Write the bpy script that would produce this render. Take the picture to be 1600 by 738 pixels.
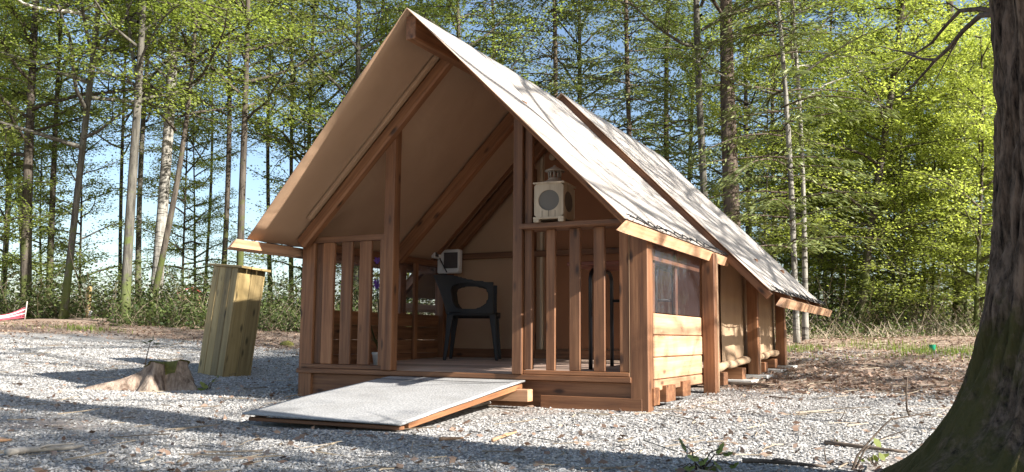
import bpy, math, random
import numpy as np
from mathutils import Vector, Matrix, noise as mnoise
random.seed(7); rng = np.random.default_rng(7)
S = bpy.context.scene
for o in list(bpy.data.objects): bpy.data.objects.remove(o)
COL = S.collection
R = math.radians

# ------------------------------------------------------------------ camera
FPX, PITCH, YAW, ROLL = 1372.2, 0.11569, 0.46621, 0.0082
CAM = np.array([4.859, -5.751, 0.485])
fw = np.array([-math.sin(YAW)*math.cos(PITCH), math.cos(YAW)*math.cos(PITCH), math.sin(PITCH)])
rt = np.array([math.cos(YAW), math.sin(YAW), 0.0]); up = np.cross(rt, fw)
rt2 = math.cos(ROLL)*rt + math.sin(ROLL)*up; up2 = math.cos(ROLL)*up - math.sin(ROLL)*rt
cd = bpy.data.cameras.new('camera'); cam = bpy.data.objects.new('camera', cd); COL.objects.link(cam)
cd.sensor_fit = 'HORIZONTAL'; cd.sensor_width = 36; cd.lens = 36*FPX/1600; cd.clip_start = 0.05; cd.clip_end = 2000
cam.matrix_world = Matrix(((rt2[0], up2[0], -fw[0], CAM[0]), (rt2[1], up2[1], -fw[1], CAM[1]), (rt2[2], up2[2], -fw[2], CAM[2]), (0, 0, 0, 1)))
S.camera = cam
# ------------------------------------------------------------------ sky, sun, exposure
SUN_EL, SUN_AZ = R(30.0), R(-7.0)          # azimuth measured from +x towards +y
sd = Vector((math.cos(SUN_EL)*math.cos(SUN_AZ), math.cos(SUN_EL)*math.sin(SUN_AZ), math.sin(SUN_EL)))
w = bpy.data.worlds.new('World'); S.world = w; w.use_nodes = True
nt = w.node_tree; bg = nt.nodes['Background']
sky = nt.nodes.new('ShaderNodeTexSky'); sky.sky_type = 'NISHITA'; sky.sun_disc = False
sky.sun_elevation = SUN_EL; sky.sun_rotation = math.pi/2 - SUN_AZ; sky.air_density = 1.0; sky.dust_density = 1.2; sky.ozone_density = 1.6
nt.links.new(sky.outputs[0], bg.inputs[0]); bg.inputs[1].default_value = 0.075
sl = bpy.data.lights.new('sun', 'SUN'); sl.energy = 5.0; sl.angle = R(0.53); sl.color = (1.0, 0.965, 0.91)
so = bpy.data.objects.new('sun', sl); COL.objects.link(so); so.location = (20, -2, 15)
so.rotation_euler = sd.to_track_quat('Z', 'Y').to_euler()
S.view_settings.view_transform = 'Standard'; S.view_settings.look = 'None'; S.view_settings.gamma = 1
S.view_settings.use_curve_mapping = False; S.view_settings.exposure = 1.55
S.render.engine = 'CYCLES'

# ------------------------------------------------------------------ helpers
def ray(u, v):
    cr, sr = math.cos(ROLL), math.sin(ROLL); du, dv = u-800, v-369
    return fw*FPX + rt*(cr*du+sr*dv) - up*(-sr*du+cr*dv)
def clamp(v, a, b): return max(a, min(b, v))
def smooth(a, b, x):
    t = np.clip((x-a)/(b-a), 0, 1); return t*t*(3-2*t)
def vnoise(x, y, s, seed=0.0):
    return mnoise.noise(Vector((x*s+seed, y*s-seed, seed*.37)))
def ground_base(x, y):
    return .034*clamp(y, -1, 14) + .02*clamp(y-5, 0, 9) + .06*clamp(-x-1.5, 0, 9.5)
def ground_z(x, y):
    near = clamp((abs(x-1.5)-1.6)/1.5, 0, 1) if -.5 < y < 5.6 else clamp(max(abs(y-2.5)-3.0, abs(x-1.5)-1.6)/1.5, 0, 1)
    n = .05*vnoise(x, y, .35, 3.1) + .022*vnoise(x, y, 1.1, 7.7) + .008*vnoise(x, y, 3.7, 1.3)
    return ground_base(x, y) + n*(.25+.75*near) - (.0 if y > 0 else .0)
def at_dist(u, D, v=500):
    d = ray(u, v); h = np.array([d[0], d[1]]); h = h/np.linalg.norm(h)
    hd = np.array([-math.sin(YAW), math.cos(YAW)]); k = D/float(h@hd)
    return CAM[0]+h[0]*k, CAM[1]+h[1]*k
def plane_pt(u, v, D):
    d = ray(u, v); hd = np.array([-math.sin(YAW), math.cos(YAW), 0]); return CAM + d*(D/float(d@hd))

def tag(o, label=None, cat=None, group=None, kind=None):
    if label: o['label'] = label
    if cat: o['category'] = cat
    if group: o['group'] = group
    if kind: o['kind'] = kind
    return o
def empty(name, loc, rot=None):
    o = bpy.data.objects.new(name, None); COL.objects.link(o); o.location = loc; o.empty_display_size = .1
    if rot is not None: o.rotation_euler = rot
    return o
def link(name, me, parent=None, keep=True):
    o = bpy.data.objects.new(name, me); COL.objects.link(o)
    if parent is not None:
        o.parent = parent
        if keep: o.matrix_parent_inverse = root_matrix(parent).inverted()
    return o
def root_matrix(o):
    m = o.matrix_basis.copy()
    if o.parent is not None: m = root_matrix(o.parent) @ o.matrix_parent_inverse @ m
    return m
def npmesh(name, V, F, mats, smooth_=False, attr=None, midx=None):
    V = np.asarray(V, np.float32); F = np.asarray(F, np.int32); k = F.shape[1]
    me = bpy.data.meshes.new(name); me.vertices.add(len(V)); me.vertices.foreach_set('co', V.ravel())
    me.loops.add(F.size); me.loops.foreach_set('vertex_index', F.ravel())
    me.polygons.add(len(F)); me.polygons.foreach_set('loop_start', np.arange(0, F.size, k, dtype=np.int32))
    me.polygons.foreach_set('loop_total', np.full(len(F), k, np.int32))
    if midx is not None: me.polygons.foreach_set('material_index', np.asarray(midx, np.int32))
    me.polygons.foreach_set('use_smooth', np.full(len(F), smooth_, bool))
    if attr is not None:
        a = me.attributes.new('rnd', 'FLOAT', 'POINT'); a.data.foreach_set('value', np.asarray(attr, np.float32))
    for m in (mats if isinstance(mats, (list, tuple)) else [mats]): me.materials.append(m)
    me.update(); me.validate(); return me
def pymesh(name, V, F, mats, smooth_=False, midx=None):
    me = bpy.data.meshes.new(name); me.from_pydata([tuple(v) for v in V], [], F)
    for m in (mats if isinstance(mats, (list, tuple)) else [mats]): me.materials.append(m)
    if smooth_: me.polygons.foreach_set('use_smooth', np.full(len(F), True, bool))
    if midx is not None: me.polygons.foreach_set('material_index', np.asarray(midx, np.int32))
    me.update(); return me
class MB:
    """collects shapes into one mesh"""
    def __init__(s): s.V = []; s.F = []; s.M = []
    def add(s, V, F, m=0):
        n = len(s.V); s.V += [tuple(v) for v in V]; s.F += [tuple(i+n for i in f) for f in F]; s.M += [m]*len(F)
    def box(s, a, b, m=0, rot=None, c=None):
        (x0, y0, z0), (x1, y1, z1) = a, b
        V = [(x0,y0,z0),(x1,y0,z0),(x1,y1,z0),(x0,y1,z0),(x0,y0,z1),(x1,y0,z1),(x1,y1,z1),(x0,y1,z1)]
        if rot is not None:
            c = Vector(c); V = [tuple(rot @ (Vector(v)-c) + c) for v in V]
        s.add(V, [(0,3,2,1),(4,5,6,7),(0,1,5,4),(1,2,6,5),(2,3,7,6),(3,0,4,7)], m)
    def tube(s, pts, rad, n=8, m=0, cap=True):
        pts = [Vector(p) for p in pts]; rad = rad if hasattr(rad, '__len__') else [rad]*len(pts)
        V = []; prev = None
        for i, p in enumerate(pts):
            t = (pts[min(i+1, len(pts)-1)] - pts[max(i-1, 0)]).normalized()
            a = prev if prev is not None else (Vector((1, 0, 0)) if abs(t.x) < .8 else Vector((0, 1, 0)))
            a = (a - t*a.dot(t)).normalized(); prev = a; b = t.cross(a)
            for k in range(n):
                th = 2*math.pi*k/n; V.append(p + (a*math.cos(th)+b*math.sin(th))*rad[i])
        F = [(i*n+k, i*n+(k+1) % n, (i+1)*n+(k+1) % n, (i+1)*n+k) for i in range(len(pts)-1) for k in range(n)]
        if cap: F += [tuple(range(n-1, -1, -1)), tuple((len(pts)-1)*n+k for k in range(n))]
        s.add(V, F, m)
    def lathe(s, prof, n=24, c=(0, 0, 0), m=0):
        V = [(c[0]+r*math.cos(2*math.pi*k/n), c[1]+r*math.sin(2*math.pi*k/n), c[2]+z) for r, z in prof for k in range(n)]
        F = [(i*n+k, i*n+(k+1) % n, (i+1)*n+(k+1) % n, (i+1)*n+k) for i in range(len(prof)-1) for k in range(n)]
        F += [tuple(range(n-1, -1, -1)), tuple((len(prof)-1)*n+k for k in range(n))]
        s.add(V, F, m)
    def build(s, name, mats, parent=None, smooth_=False, keep=True):
        return link(name, pymesh(name, s.V, s.F, mats, smooth_, s.M), parent, keep)

# ------------------------------------------------------------------ materials
def mat(name):
    m = bpy.data.materials.new(name); m.use_nodes = True
    n = m.node_tree.nodes; return m, n, m.node_tree.links, n['Principled BSDF']
def nd(n, t, **k):
    x = n.new(t)
    for a, b in k.items(): setattr(x, a, b)
    return x
def ramp(n, l, src, stops):
    r = n.new('ShaderNodeValToRGB'); e = r.color_ramp.elements
    e[0].position, e[0].color = stops[0][0], (*stops[0][1], 1); e[1].position, e[1].color = stops[-1][0], (*stops[-1][1], 1)
    for p, c in stops[1:-1]:
        q = e.new(p); q.color = (*c, 1)
    l.new(src, r.inputs[0]); return r
def bump(n, l, h, b, strength, dist):
    x = n.new('ShaderNodeBump'); x.inputs['Strength'].default_value = strength; x.inputs['Distance'].default_value = dist
    l.new(h, x.inputs['Height']); l.new(x.outputs[0], b.inputs['Normal']); return x
def noise_tex(n, l, vec, scale, detail=4, rough=.6):
    t = n.new('ShaderNodeTexNoise'); t.inputs['Scale'].default_value = scale; t.inputs['Detail'].default_value = detail; t.inputs['Roughness'].default_value = rough
    if vec is not None: l.new(vec, t.inputs['Vector'])
    return t
def mix(n, l, fac, a, b, mode='MIX'):
    x = n.new('ShaderNodeMix'); x.data_type = 'RGBA'; x.blend_type = mode
    for sock, val in ((0, fac), (6, a), (7, b)):
        if isinstance(val, (int, float)): x.inputs[sock].default_value = val
        elif isinstance(val, tuple): x.inputs[sock].default_value = (*val, 1)
        else: l.new(val, x.inputs[sock])
    return x.outputs[2]
def wood(name, dark, mid, light, knots=True, rough=.62, long_axis=2):
    m, n, l, b = mat(name)
    tc = nd(n, 'ShaderNodeTexCoord'); oi = nd(n, 'ShaderNodeObjectInfo')
    off = nd(n, 'ShaderNodeVectorMath', operation='MULTIPLY_ADD'); cx = nd(n, 'ShaderNodeCombineXYZ')
    for i in range(3): l.new(oi.outputs['Random'], cx.inputs[i])
    l.new(cx.outputs[0], off.inputs[0]); off.inputs[1].default_value = (13, 17, 29); l.new(tc.outputs['Object'], off.inputs[2])
    mp = nd(n, 'ShaderNodeMapping'); sc = [28, 28, 28]; sc[long_axis] = 1.3; mp.inputs['Scale'].default_value = sc
    l.new(off.outputs[0], mp.inputs[0])
    g = noise_tex(n, l, mp.outputs[0], 1.0, 6, .65)
    big = noise_tex(n, l, off.outputs[0], 2.2, 3, .6)
    c = ramp(n, l, g.outputs[0], [(.28, dark), (.5, mid), (.74, light)])
    c2 = mix(n, l, .45, c.outputs[0], ramp(n, l, big.outputs[0], [(.3, (.62, .58, .55)), (.7, (1.12, 1.08, 1.05))]).outputs[0], 'MULTIPLY')
    if knots:
        mk = nd(n, 'ShaderNodeMapping'); sk = [9, 9, 9]; sk[long_axis] = 3.4; mk.inputs['Scale'].default_value = sk; l.new(off.outputs[0], mk.inputs[0])
        v = nd(n, 'ShaderNodeTexVoronoi'); v.inputs['Scale'].default_value = 1.0; l.new(mk.outputs[0], v.inputs['Vector'])
        kf = ramp(n, l, v.outputs['Distance'], [(.08, (1, 1, 1)), (.2, (0, 0, 0))])
        c2 = mix(n, l, kf.outputs[0], c2, tuple(x*.45 for x in dark))
    hs = nd(n, 'ShaderNodeHueSaturation'); mr = nd(n, 'ShaderNodeMapRange'); mr.inputs[3].default_value = .68; mr.inputs[4].default_value = 1.28
    l.new(oi.outputs['Random'], mr.inputs[0]); l.new(mr.outputs[0], hs.inputs['Value']); l.new(c2, hs.inputs['Color'])
    l.new(hs.outputs[0], b.inputs['Base Color']); b.inputs['Roughness'].default_value = rough
    bump(n, l, g.outputs[0], b, .35, .004)
    return m
M = {}
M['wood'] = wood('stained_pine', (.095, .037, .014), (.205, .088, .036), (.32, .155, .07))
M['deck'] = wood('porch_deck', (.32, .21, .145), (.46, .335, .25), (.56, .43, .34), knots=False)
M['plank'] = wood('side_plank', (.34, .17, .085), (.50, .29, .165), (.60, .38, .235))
M['treated'] = wood('treated_pine', (.20, .14, .05), (.33, .235, .095), (.44, .33, .15))
M['pale_wood'] = wood('pale_painted_wood', (.34, .27, .18), (.46, .37, .255), (.55, .455, .325), knots=False)
M['batten'] = wood('pale_batten', (.30, .18, .10), (.42, .27, .16), (.5, .34, .22), knots=False)
def plain(name, col, rough=.5, metal=0.0, var=.15, scale=30, bmp=.05):
    m, n, l, b = mat(name); tc = nd(n, 'ShaderNodeTexCoord')
    t = noise_tex(n, l, tc.outputs['Object'], scale, 5)
    r = ramp(n, l, t.outputs[0], [(.3, tuple(x*(1-var) for x in col)), (.7, tuple(min(1, x*(1+var)) for x in col))])
    l.new(r.outputs[0], b.inputs['Base Color']); b.inputs['Roughness'].default_value = rough; b.inputs['Metallic'].default_value = metal
    if bmp: bump(n, l, t.outputs[0], b, bmp, .005)
    return m
def canvas(name, col, stain):
    m, n, l, b = mat(name); tc = nd(n, 'ShaderNodeTexCoord')
    t = noise_tex(n, l, tc.outputs['Object'], 1.7, 6, .65)
    mp = nd(n, 'ShaderNodeMapping'); mp.inputs['Scale'].default_value = (2, 3.5, 2); l.new(tc.outputs['Object'], mp.inputs[0])
    t2 = noise_tex(n, l, mp.outputs[0], 1.6, 4, .6)
    c = mix(n, l, ramp(n, l, t.outputs[0], [(.4, (0, 0, 0)), (.75, (.5, .5, .5))]).outputs[0], col, stain)
    c = mix(n, l, ramp(n, l, t2.outputs[0], [(.45, (0, 0, 0)), (.8, (.35, .35, .35))]).outputs[0], c, stain)
    wv = noise_tex(n, l, tc.outputs['Object'], 260, 2)
    b.inputs['Roughness'].default_value = .85; b.inputs['Specular IOR Level'].default_value = .2
    l.new(c, b.inputs['Base Color']); bp = bump(n, l, wv.outputs[0], b, .12, .002); bp2 = nd(n, 'ShaderNodeBump'); bp2.inputs['Strength'].default_value = .35; bp2.inputs['Distance'].default_value = .05; wn_ = noise_tex(n, l, tc.outputs['Object'], 2.6, 2, .45); wn_.inputs['Distortion'].default_value = .6; l.new(wn_.outputs[0], bp2.inputs['Height']); l.new(bp2.outputs[0], bp.inputs['Normal'])
    tr = nd(n, 'ShaderNodeBsdfTranslucent'); l.new(c, tr.inputs[0]); ms = nd(n, 'ShaderNodeMixShader'); ms.inputs[0].default_value = .20
    l.new(b.outputs[0], ms.inputs[1]); l.new(tr.outputs[0], ms.inputs[2]); l.new(ms.outputs[0], n['Material Output'].inputs[0])
    return m
M['canvas_out'] = canvas('canvas_outside', (.52, .475, .425), (.34, .30, .26))
M['canvas_in'] = canvas('canvas_inside', (.50, .325, .205), (.44, .28, .175))
M['canvas_wall'] = canvas('canvas_wall', (.47, .33, .21), (.38, .25, .15))
M['black'] = plain('black_plastic', (.008, .008, .009), .38, 0, .2, 40, .03)
M['anthracite'] = plain('anthracite_plastic', (.007, .007, .008), .6, 0, .15, 60, .05)
M['cord'] = plain('black_cord', (.015, .015, .016), .7)
M['white'] = plain('white_plastic', (.72, .72, .70), .4, 0, .05, 20, .0)
M['grey_plastic'] = plain('grey_screen', (.09, .08, .08), .25, 0, .1, 20, 0)
M['slab'] = plain('concrete_slab', (.50, .49, .46), .9, 0, .25, 12, .4)
M['zinc'] = plain('grey_metal', (.36, .30, .235), .5, .15, .2, 30, .05)
M['table_top'] = wood('table_top_wood', (.12, .03, .02), (.2, .06, .035), (.26, .085, .05), knots=False)
M['soil'] = plain('potting_soil', (.03, .02, .014), .95)
M['red_paint'] = plain('red_roof', (.42, .06, .045), .6, 0, .2, 8)
M['pink_net'] = plain('red_white_net', (.50, .09, .13), .5, 0, .15, 6)
M['white_net'] = plain('white_net', (.75, .68, .68), .5, 0, .1, 6)
M['green_plastic'] = plain('green_plastic', (.01, .25, .13), .35, 0, .1, 10, 0)
M['purple'] = plain('purple_petal', (.19, .08, .42), .6, 0, .2, 30, 0)
M['stick'] = plain('stick_bark', (.15, .11, .08), .9, 0, .4, 25, .5)
M['fresh_chip'] = plain('fresh_wood_chip', (.42, .24, .13), .8, 0, .3, 25, .4)
M['pale_stick'] = plain('bleached_stick', (.40, .36, .31), .9, 0, .3, 25, .5)
# ramp surface: grey grip mat
m, n, l, b = mat('grip_mat'); tc = nd(n, 'ShaderNodeTexCoord')
ck = nd(n, 'ShaderNodeTexVoronoi'); ck.inputs['Scale'].default_value = 70; l.new(tc.outputs['Object'], ck.inputs['Vector'])
t = noise_tex(n, l, tc.outputs['Object'], 3.2, 8, .72)
c = ramp(n, l, t.outputs[0], [(.3, (.25, .235, .215)), (.5, (.38, .37, .355)), (.7, (.45, .44, .425))])
cc = mix(n, l, ramp(n, l, ck.outputs['Distance'], [(.25, (0, 0, 0)), (.6, (.75, .75, .75))]).outputs[0], c.outputs[0], (.27, .265, .255))
l.new(cc, b.inputs['Base Color']); b.inputs['Roughness'].default_value = .75; bump(n, l, ck.outputs['Distance'], b, .6, .004); M['grip'] = m
# clear vinyl
def vinyl(name, tint, a, dif=.03, dc=(.30, .28, .31)):
    m, n, l, b = mat(name); tr = nd(n, 'ShaderNodeBsdfTransparent'); tr.inputs[0].default_value = (*tint, 1)
    gl = nd(n, 'ShaderNodeBsdfGlossy'); gl.inputs['Roughness'].default_value = .06; gl.inputs[0].default_value = (.9, .9, .95, 1)
    tc = nd(n, 'ShaderNodeTexCoord'); t = noise_tex(n, l, tc.outputs['Object'], 5, 3)
    bp = nd(n, 'ShaderNodeBump'); bp.inputs['Strength'].default_value = .5; bp.inputs['Distance'].default_value = .03; l.new(t.outputs[0], bp.inputs['Height']); l.new(bp.outputs[0], gl.inputs['Normal'])
    df = nd(n, 'ShaderNodeBsdfDiffuse'); df.inputs[0].default_value = (*dc, 1)
    x = nd(n, 'ShaderNodeMixShader'); x.inputs[0].default_value = a; y = nd(n, 'ShaderNodeMixShader'); y.inputs[0].default_value = dif
    l.new(tr.outputs[0], x.inputs[1]); l.new(gl.outputs[0], x.inputs[2]); l.new(x.outputs[0], y.inputs[1]); l.new(df.outputs[0], y.inputs[2])
    l.new(y.outputs[0], n['Material Output'].inputs[0]); return m
M['vinyl'] = vinyl('clear_vinyl', (.93, .92, .94), .06)
M['glass'] = vinyl('lantern_glass', (.35, .30, .25), .02, .6, (.26, .23, .19))
# bark
def bark(name, dark, light, sc=6, moss=None, stripe=False, rot=(14, 14, 2.2)):
    m, n, l, b = mat(name); tc = nd(n, 'ShaderNodeTexCoord'); oi = nd(n, 'ShaderNodeObjectInfo')
    off = nd(n, 'ShaderNodeVectorMath', operation='ADD'); cx = nd(n, 'ShaderNodeCombineXYZ'); mu = nd(n, 'ShaderNodeMath', operation='MULTIPLY'); mu.inputs[1].default_value = 40
    l.new(oi.outputs['Random'], mu.inputs[0]); l.new(mu.outputs[0], cx.inputs[0]); l.new(mu.outputs[0], cx.inputs[2]); l.new(cx.outputs[0], off.inputs[0]); l.new(tc.outputs['Object'], off.inputs[1])
    mp = nd(n, 'ShaderNodeMapping'); mp.inputs['Scale'].default_value = rot; l.new(off.outputs[0], mp.inputs[0])
    t = noise_tex(n, l, mp.outputs[0], 1.0, 7, .68)
    c = ramp(n, l, t.outputs[0], [(.36, dark), (.62, light)]).outputs[0]
    big = noise_tex(n, l, off.outputs[0], 1.6, 4, .6)
    c = mix(n, l, .6, c, ramp(n, l, big.outputs[0], [(.3, (.55, .55, .52)), (.7, (1.25, 1.22, 1.18))]).outputs[0], 'MULTIPLY')
    if stripe:
        ms = nd(n, 'ShaderNodeMapping'); ms.inputs['Scale'].default_value = (2.5, 2.5, 14); l.new(off.outputs[0], ms.inputs[0])
        t2 = noise_tex(n, l, ms.outputs[0], 1.0, 5, .7)
        c = mix(n, l, ramp(n, l, t2.outputs[0], [(.52, (0, 0, 0)), (.62, (.85, .85, .85))]).outputs[0], c, (.045, .04, .035))
    if moss:
        t3 = noise_tex(n, l, off.outputs[0], 3.2, 6, .7)
        sx = nd(n, 'ShaderNodeSeparateXYZ'); l.new(tc.outputs['Object'], sx.inputs[0])
        h = nd(n, 'ShaderNodeMapRange'); h.inputs[1].default_value = 0; h.inputs[2].default_value = moss[1]; h.inputs[3].default_value = .22; h.inputs[4].default_value = -.06; l.new(sx.outputs[2], h.inputs[0])
        ad = nd(n, 'ShaderNodeMath', operation='ADD'); l.new(t3.outputs[0], ad.inputs[0]); l.new(h.outputs[0], ad.inputs[1])
        c = mix(n, l, ramp(n, l, ad.outputs[0], [(.54, (0, 0, 0)), (.66, (.9, .9, .9))]).outputs[0], c, moss[0])
    l.new(c, b.inputs['Base Color']); b.inputs['Roughness'].default_value = .92; b.inputs['Specular IOR Level'].default_value = .2
    bump(n, l, t.outputs[0], b, .9, .03); return m
M['bark_dark'] = bark('dark_bark', (.035, .028, .022), (.12, .10, .08), moss=((.07, .085, .02), 3.0))
M['bark_grey'] = bark('grey_bark', (.05, .045, .037), (.15, .138, .115), moss=((.10, .12, .035), 2.5))
M['bark_pale'] = bark('pale_bark', (.16, .148, .128), (.36, .34, .30), stripe=True)
M['bark_brown'] = bark('brown_bark', (.05, .038, .03), (.17, .13, .10))
M['bark_big'] = bark('big_mossy_bark', (.016, .011, .008), (.25, .175, .125), moss=((.085, .075, .022), 1.0), rot=(42, 42, 9))
M['stump_bark'] = bark('stump_bark', (.14, .095, .07), (.46, .36, .28), rot=(16, 16, 5))
M['moss'] = plain('yellow_moss', (.13, .12, .025), .95, 0, .5, 25, .8)
# leaves
def leaf(name, c0, c1, trans, tw=.45, hue=.0):
    m, n, l, b = mat(name); at = nd(n, 'ShaderNodeAttribute'); at.attribute_name = 'rnd'; oi = nd(n, 'ShaderNodeObjectInfo')
    r = ramp(n, l, at.outputs['Fac'], [(0, c0), (1, c1)])
    hs = nd(n, 'ShaderNodeHueSaturation'); mr = nd(n, 'ShaderNodeMapRange'); mr.inputs[3].default_value = .75; mr.inputs[4].default_value = 1.2
    l.new(oi.outputs['Random'], mr.inputs[0]); l.new(mr.outputs[0], hs.inputs['Value']); l.new(r.outputs[0], hs.inputs['Color'])
    l.new(hs.outputs[0], b.inputs['Base Color']); b.inputs['Roughness'].default_value = .5; b.inputs['Specular IOR Level'].default_value = .35
    tr = nd(n, 'ShaderNodeBsdfTranslucent'); tm = mix(n, l, 1.0, hs.outputs[0], trans, 'MULTIPLY'); l.new(tm, tr.inputs[0])
    x = nd(n, 'ShaderNodeMixShader'); x.inputs[0].default_value = tw; l.new(b.outputs[0], x.inputs[1]); l.new(tr.outputs[0], x.inputs[2]); l.new(x.outputs[0], n['Material Output'].inputs[0])
    return m
M['leaf_bright'] = leaf('bright_spring_leaf', (.20, .235, .06), (.40, .435, .14), (1.6, 1.65, .9), .5)
M['leaf_mid'] = leaf('mid_green_leaf', (.14, .175, .04), (.33, .37, .12), (1.6, 1.7, .9), .5)
M['leaf_olive'] = leaf('olive_green_leaf', (.13, .15, .045), (.30, .32, .12), (1.5, 1.6, .9))
M['needle'] = leaf('conifer_needle', (.08, .105, .03), (.25, .28, .10), (1.2, 1.3, .8), .25)
M['bramble'] = leaf('bramble_leaf', (.03, .05, .014), (.12, .15, .045), (1.2, 1.3, .7), .3)
M['dry_leaf'] = leaf('dry_leaf', (.12, .07, .045), (.46, .32, .235), (1, 1, 1), .15)
M['dry_twig'] = leaf('dry_twig', (.10, .075, .05), (.36, .29, .20), (1, 1, 1), .0)
M['grass'] = leaf('grass_blade', (.09, .13, .02), (.22, .27, .05), (1.4, 1.5, .8), .35)
# gravel
m, n, l, b = mat('gravel_stone'); at = nd(n, 'ShaderNodeAttribute'); at.attribute_name = 'rnd'
r = ramp(n, l, at.outputs['Fac'], [(0, (.13, .115, .10)), (.2, (.30, .285, .262)), (.8, (.41, .393, .368)), (1, (.55, .53, .50))])
l.new(r.outputs[0], b.inputs['Base Color']); b.inputs['Roughness'].default_value = .85; M['stone'] = m
# ground: packed gravel fines and leaf litter
m, n, l, b = mat('ground_soil'); at = nd(n, 'ShaderNodeAttribute'); at.attribute_name = 'rnd'; tc = nd(n, 'ShaderNodeTexCoord')
v1 = nd(n, 'ShaderNodeTexVoronoi'); v1.inputs['Scale'].default_value = 42; l.new(tc.outputs['Object'], v1.inputs['Vector'])
gr = ramp(n, l, v1.outputs['Color'], [(.1, (.20, .185, .168)), (.9, (.43, .415, .395))])
n1 = noise_tex(n, l, tc.outputs['Object'], 9, 8, .72); n2 = noise_tex(n, l, tc.outputs['Object'], 1.1, 5, .6)
lt = ramp(n, l, n1.outputs[0], [(.3, (.11, .075, .055)), (.5, (.30, .215, .16)), (.72, (.47, .37, .29))])
far = ramp(n, l, n2.outputs[0], [(.35, (.25, .18, .135)), (.7, (.42, .33, .265))])
ltm = mix(n, l, .4, lt.outputs[0], far.outputs[0])
ad = nd(n, 'ShaderNodeMath', operation='MULTIPLY_ADD'); ad.inputs[1].default_value = .5; l.new(n2.outputs[0], ad.inputs[0]); l.new(at.outputs['Fac'], ad.inputs[2])
fc = ramp(n, l, ad.outputs[0], [(.55, (0, 0, 0)), (.95, (1, 1, 1))])
l.new(mix(n, l, fc.outputs[0], ltm, gr.outputs[0]), b.inputs['Base Color']); b.inputs['Roughness'].default_value = .95; b.inputs['Specular IOR Level'].default_value = .1
bm_ = mix(n, l, fc.outputs[0], n1.outputs[0], v1.outputs['Distance']); bump(n, l, bm_, b, .8, .02); M['ground'] = m

# ------------------------------------------------------------------ ground sheet
def gravel_mask(x, y):
    a = smooth(2.6, 1.2, np.asarray(y - np.where(x < 0, 2.2, 0.0)))
    a = a*smooth(-9.5, -6.5, x)*smooth(6.0, 4.6, np.asarray(x) + np.where(np.asarray(y) < -1.5, .45, 0))
    return np.where(np.asarray(y) < -2.15, a*smooth(4.6, 3.6, x), a)
def axis(lo, hi, dense0, dense1, step):
    a = list(np.arange(dense0, dense1+1e-6, step)); s = step
    while a[-1] < hi: s *= 1.25; a.append(a[-1]+s)
    s = step
    while a[0] > lo: s *= 1.25; a.insert(0, a[0]-s)
    return np.array(a)
gx = axis(-500, 400, -13, 8, .14); gy = axis(-250, 600, -6.5, 15, .14)
V = [(x, y, ground_z(x, y)) for y in gy for x in gx]; nx, ny = len(gx), len(gy)
ii = (np.arange(ny-1)[:, None]*nx + np.arange(nx-1)[None, :]).ravel()
VA = np.array(V)
gm = gravel_mask(VA[:, 0], VA[:, 1]); gm = np.clip(gm+np.array([.75*vnoise(v[0], v[1], .9, 5.5) if m_ > .02 else 0. for v, m_ in zip(V, gm)])*gm, 0, 1)
me = npmesh('ground', VA, np.stack([ii, ii+1, ii+1+nx, ii+nx], 1), M['ground'], True, gm)
tag(link('ground', me), 'pale gravel clearing running into brown leaf litter', 'ground', kind='structure')

# ------------------------------------------------------------------ the tent cabin
cab = empty('tent_cabin', (1.5, 0, 0))
tag(cab, 'brown timber tent cabin with beige canvas roof and slatted front porch', 'cabin')
_beam = {}
def chamfer(wd, h, L, c, mt):
    key = (round(wd, 3), round(h, 3), round(L, 3), c, mt.name)
    if key in _beam: return _beam[key]
    a, b_ = wd/2, h/2; V = []
    def ring(x, y, cc, z): return [(-x+cc, -y, z), (x-cc, -y, z), (x, -y+cc, z), (x, y-cc, z), (x-cc, y, z), (-x+cc, y, z), (-x, y-cc, z), (-x, -y+cc, z)]
    V += ring(a-c*.7, b_-c*.7, c*.6, 0) + ring(a, b_, c, c) + ring(a, b_, c, L-c) + ring(a-c*.7, b_-c*.7, c*.6, L)
    F = [(i*8+k, i*8+(k+1) % 8, (i+1)*8+(k+1) % 8, (i+1)*8+k) for i in range(3) for k in range(8)]
    F += [tuple(range(7, -1, -1)), tuple(24+k for k in range(8))]
    _beam[key] = pymesh('timber', V, F, mt); return _beam[key]
def beam(name, p0, p1, wd, h, side=(1, 0, 0), m='wood', parent=cab, c=.004, label=None):
    p0, p1 = Vector(p0), Vector(p1); z = (p1-p0); L = z.length; z.normalize()
    x = Vector(side); x = (x - z*x.dot(z)).normalized(); y = z.cross(x)
    o = link(name, chamfer(wd, h, L, c, M[m]), parent)
    o.matrix_basis = Matrix(((x.x, y.x, z.x, p0.x), (x.y, y.y, z.y, p0.y), (x.z, y.z, z.z, p0.z), (0, 0, 0, 1)))
    if label: o['label'] = label
    return o
def vpost(name, x0, x1, y0, y1, z0, z1, **k): return beam(name, ((x0+x1)/2, (y0+y1)/2, z0), ((x0+x1)/2, (y0+y1)/2, z1), x1-x0, y1-y0, **k)
def xbeam(name, x0, x1, y0, y1, z0, z1, **k): return beam(name, (x0, (y0+y1)/2, (z0+z1)/2), (x1, (y0+y1)/2, (z0+z1)/2), y1-y0, z1-z0, side=(0, 1, 0), **k)
def ybeam(name, x0, x1, y0, y1, z0, z1, **k): return beam(name, ((x0+x1)/2, y0, (z0+z1)/2), ((x0+x1)/2, y1, (z0+z1)/2), x1-x0, z1-z0, side=(1, 0, 0), **k)
def floor_z(y): return .227+.026*y
RZ, EZ, HW = 2.797, 1.236, 1.55            # front roof: ridge height, eave height, half width
SL = (RZ-EZ)/HW
def roof_z(x): return RZ - abs(x-1.5)*SL
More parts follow.
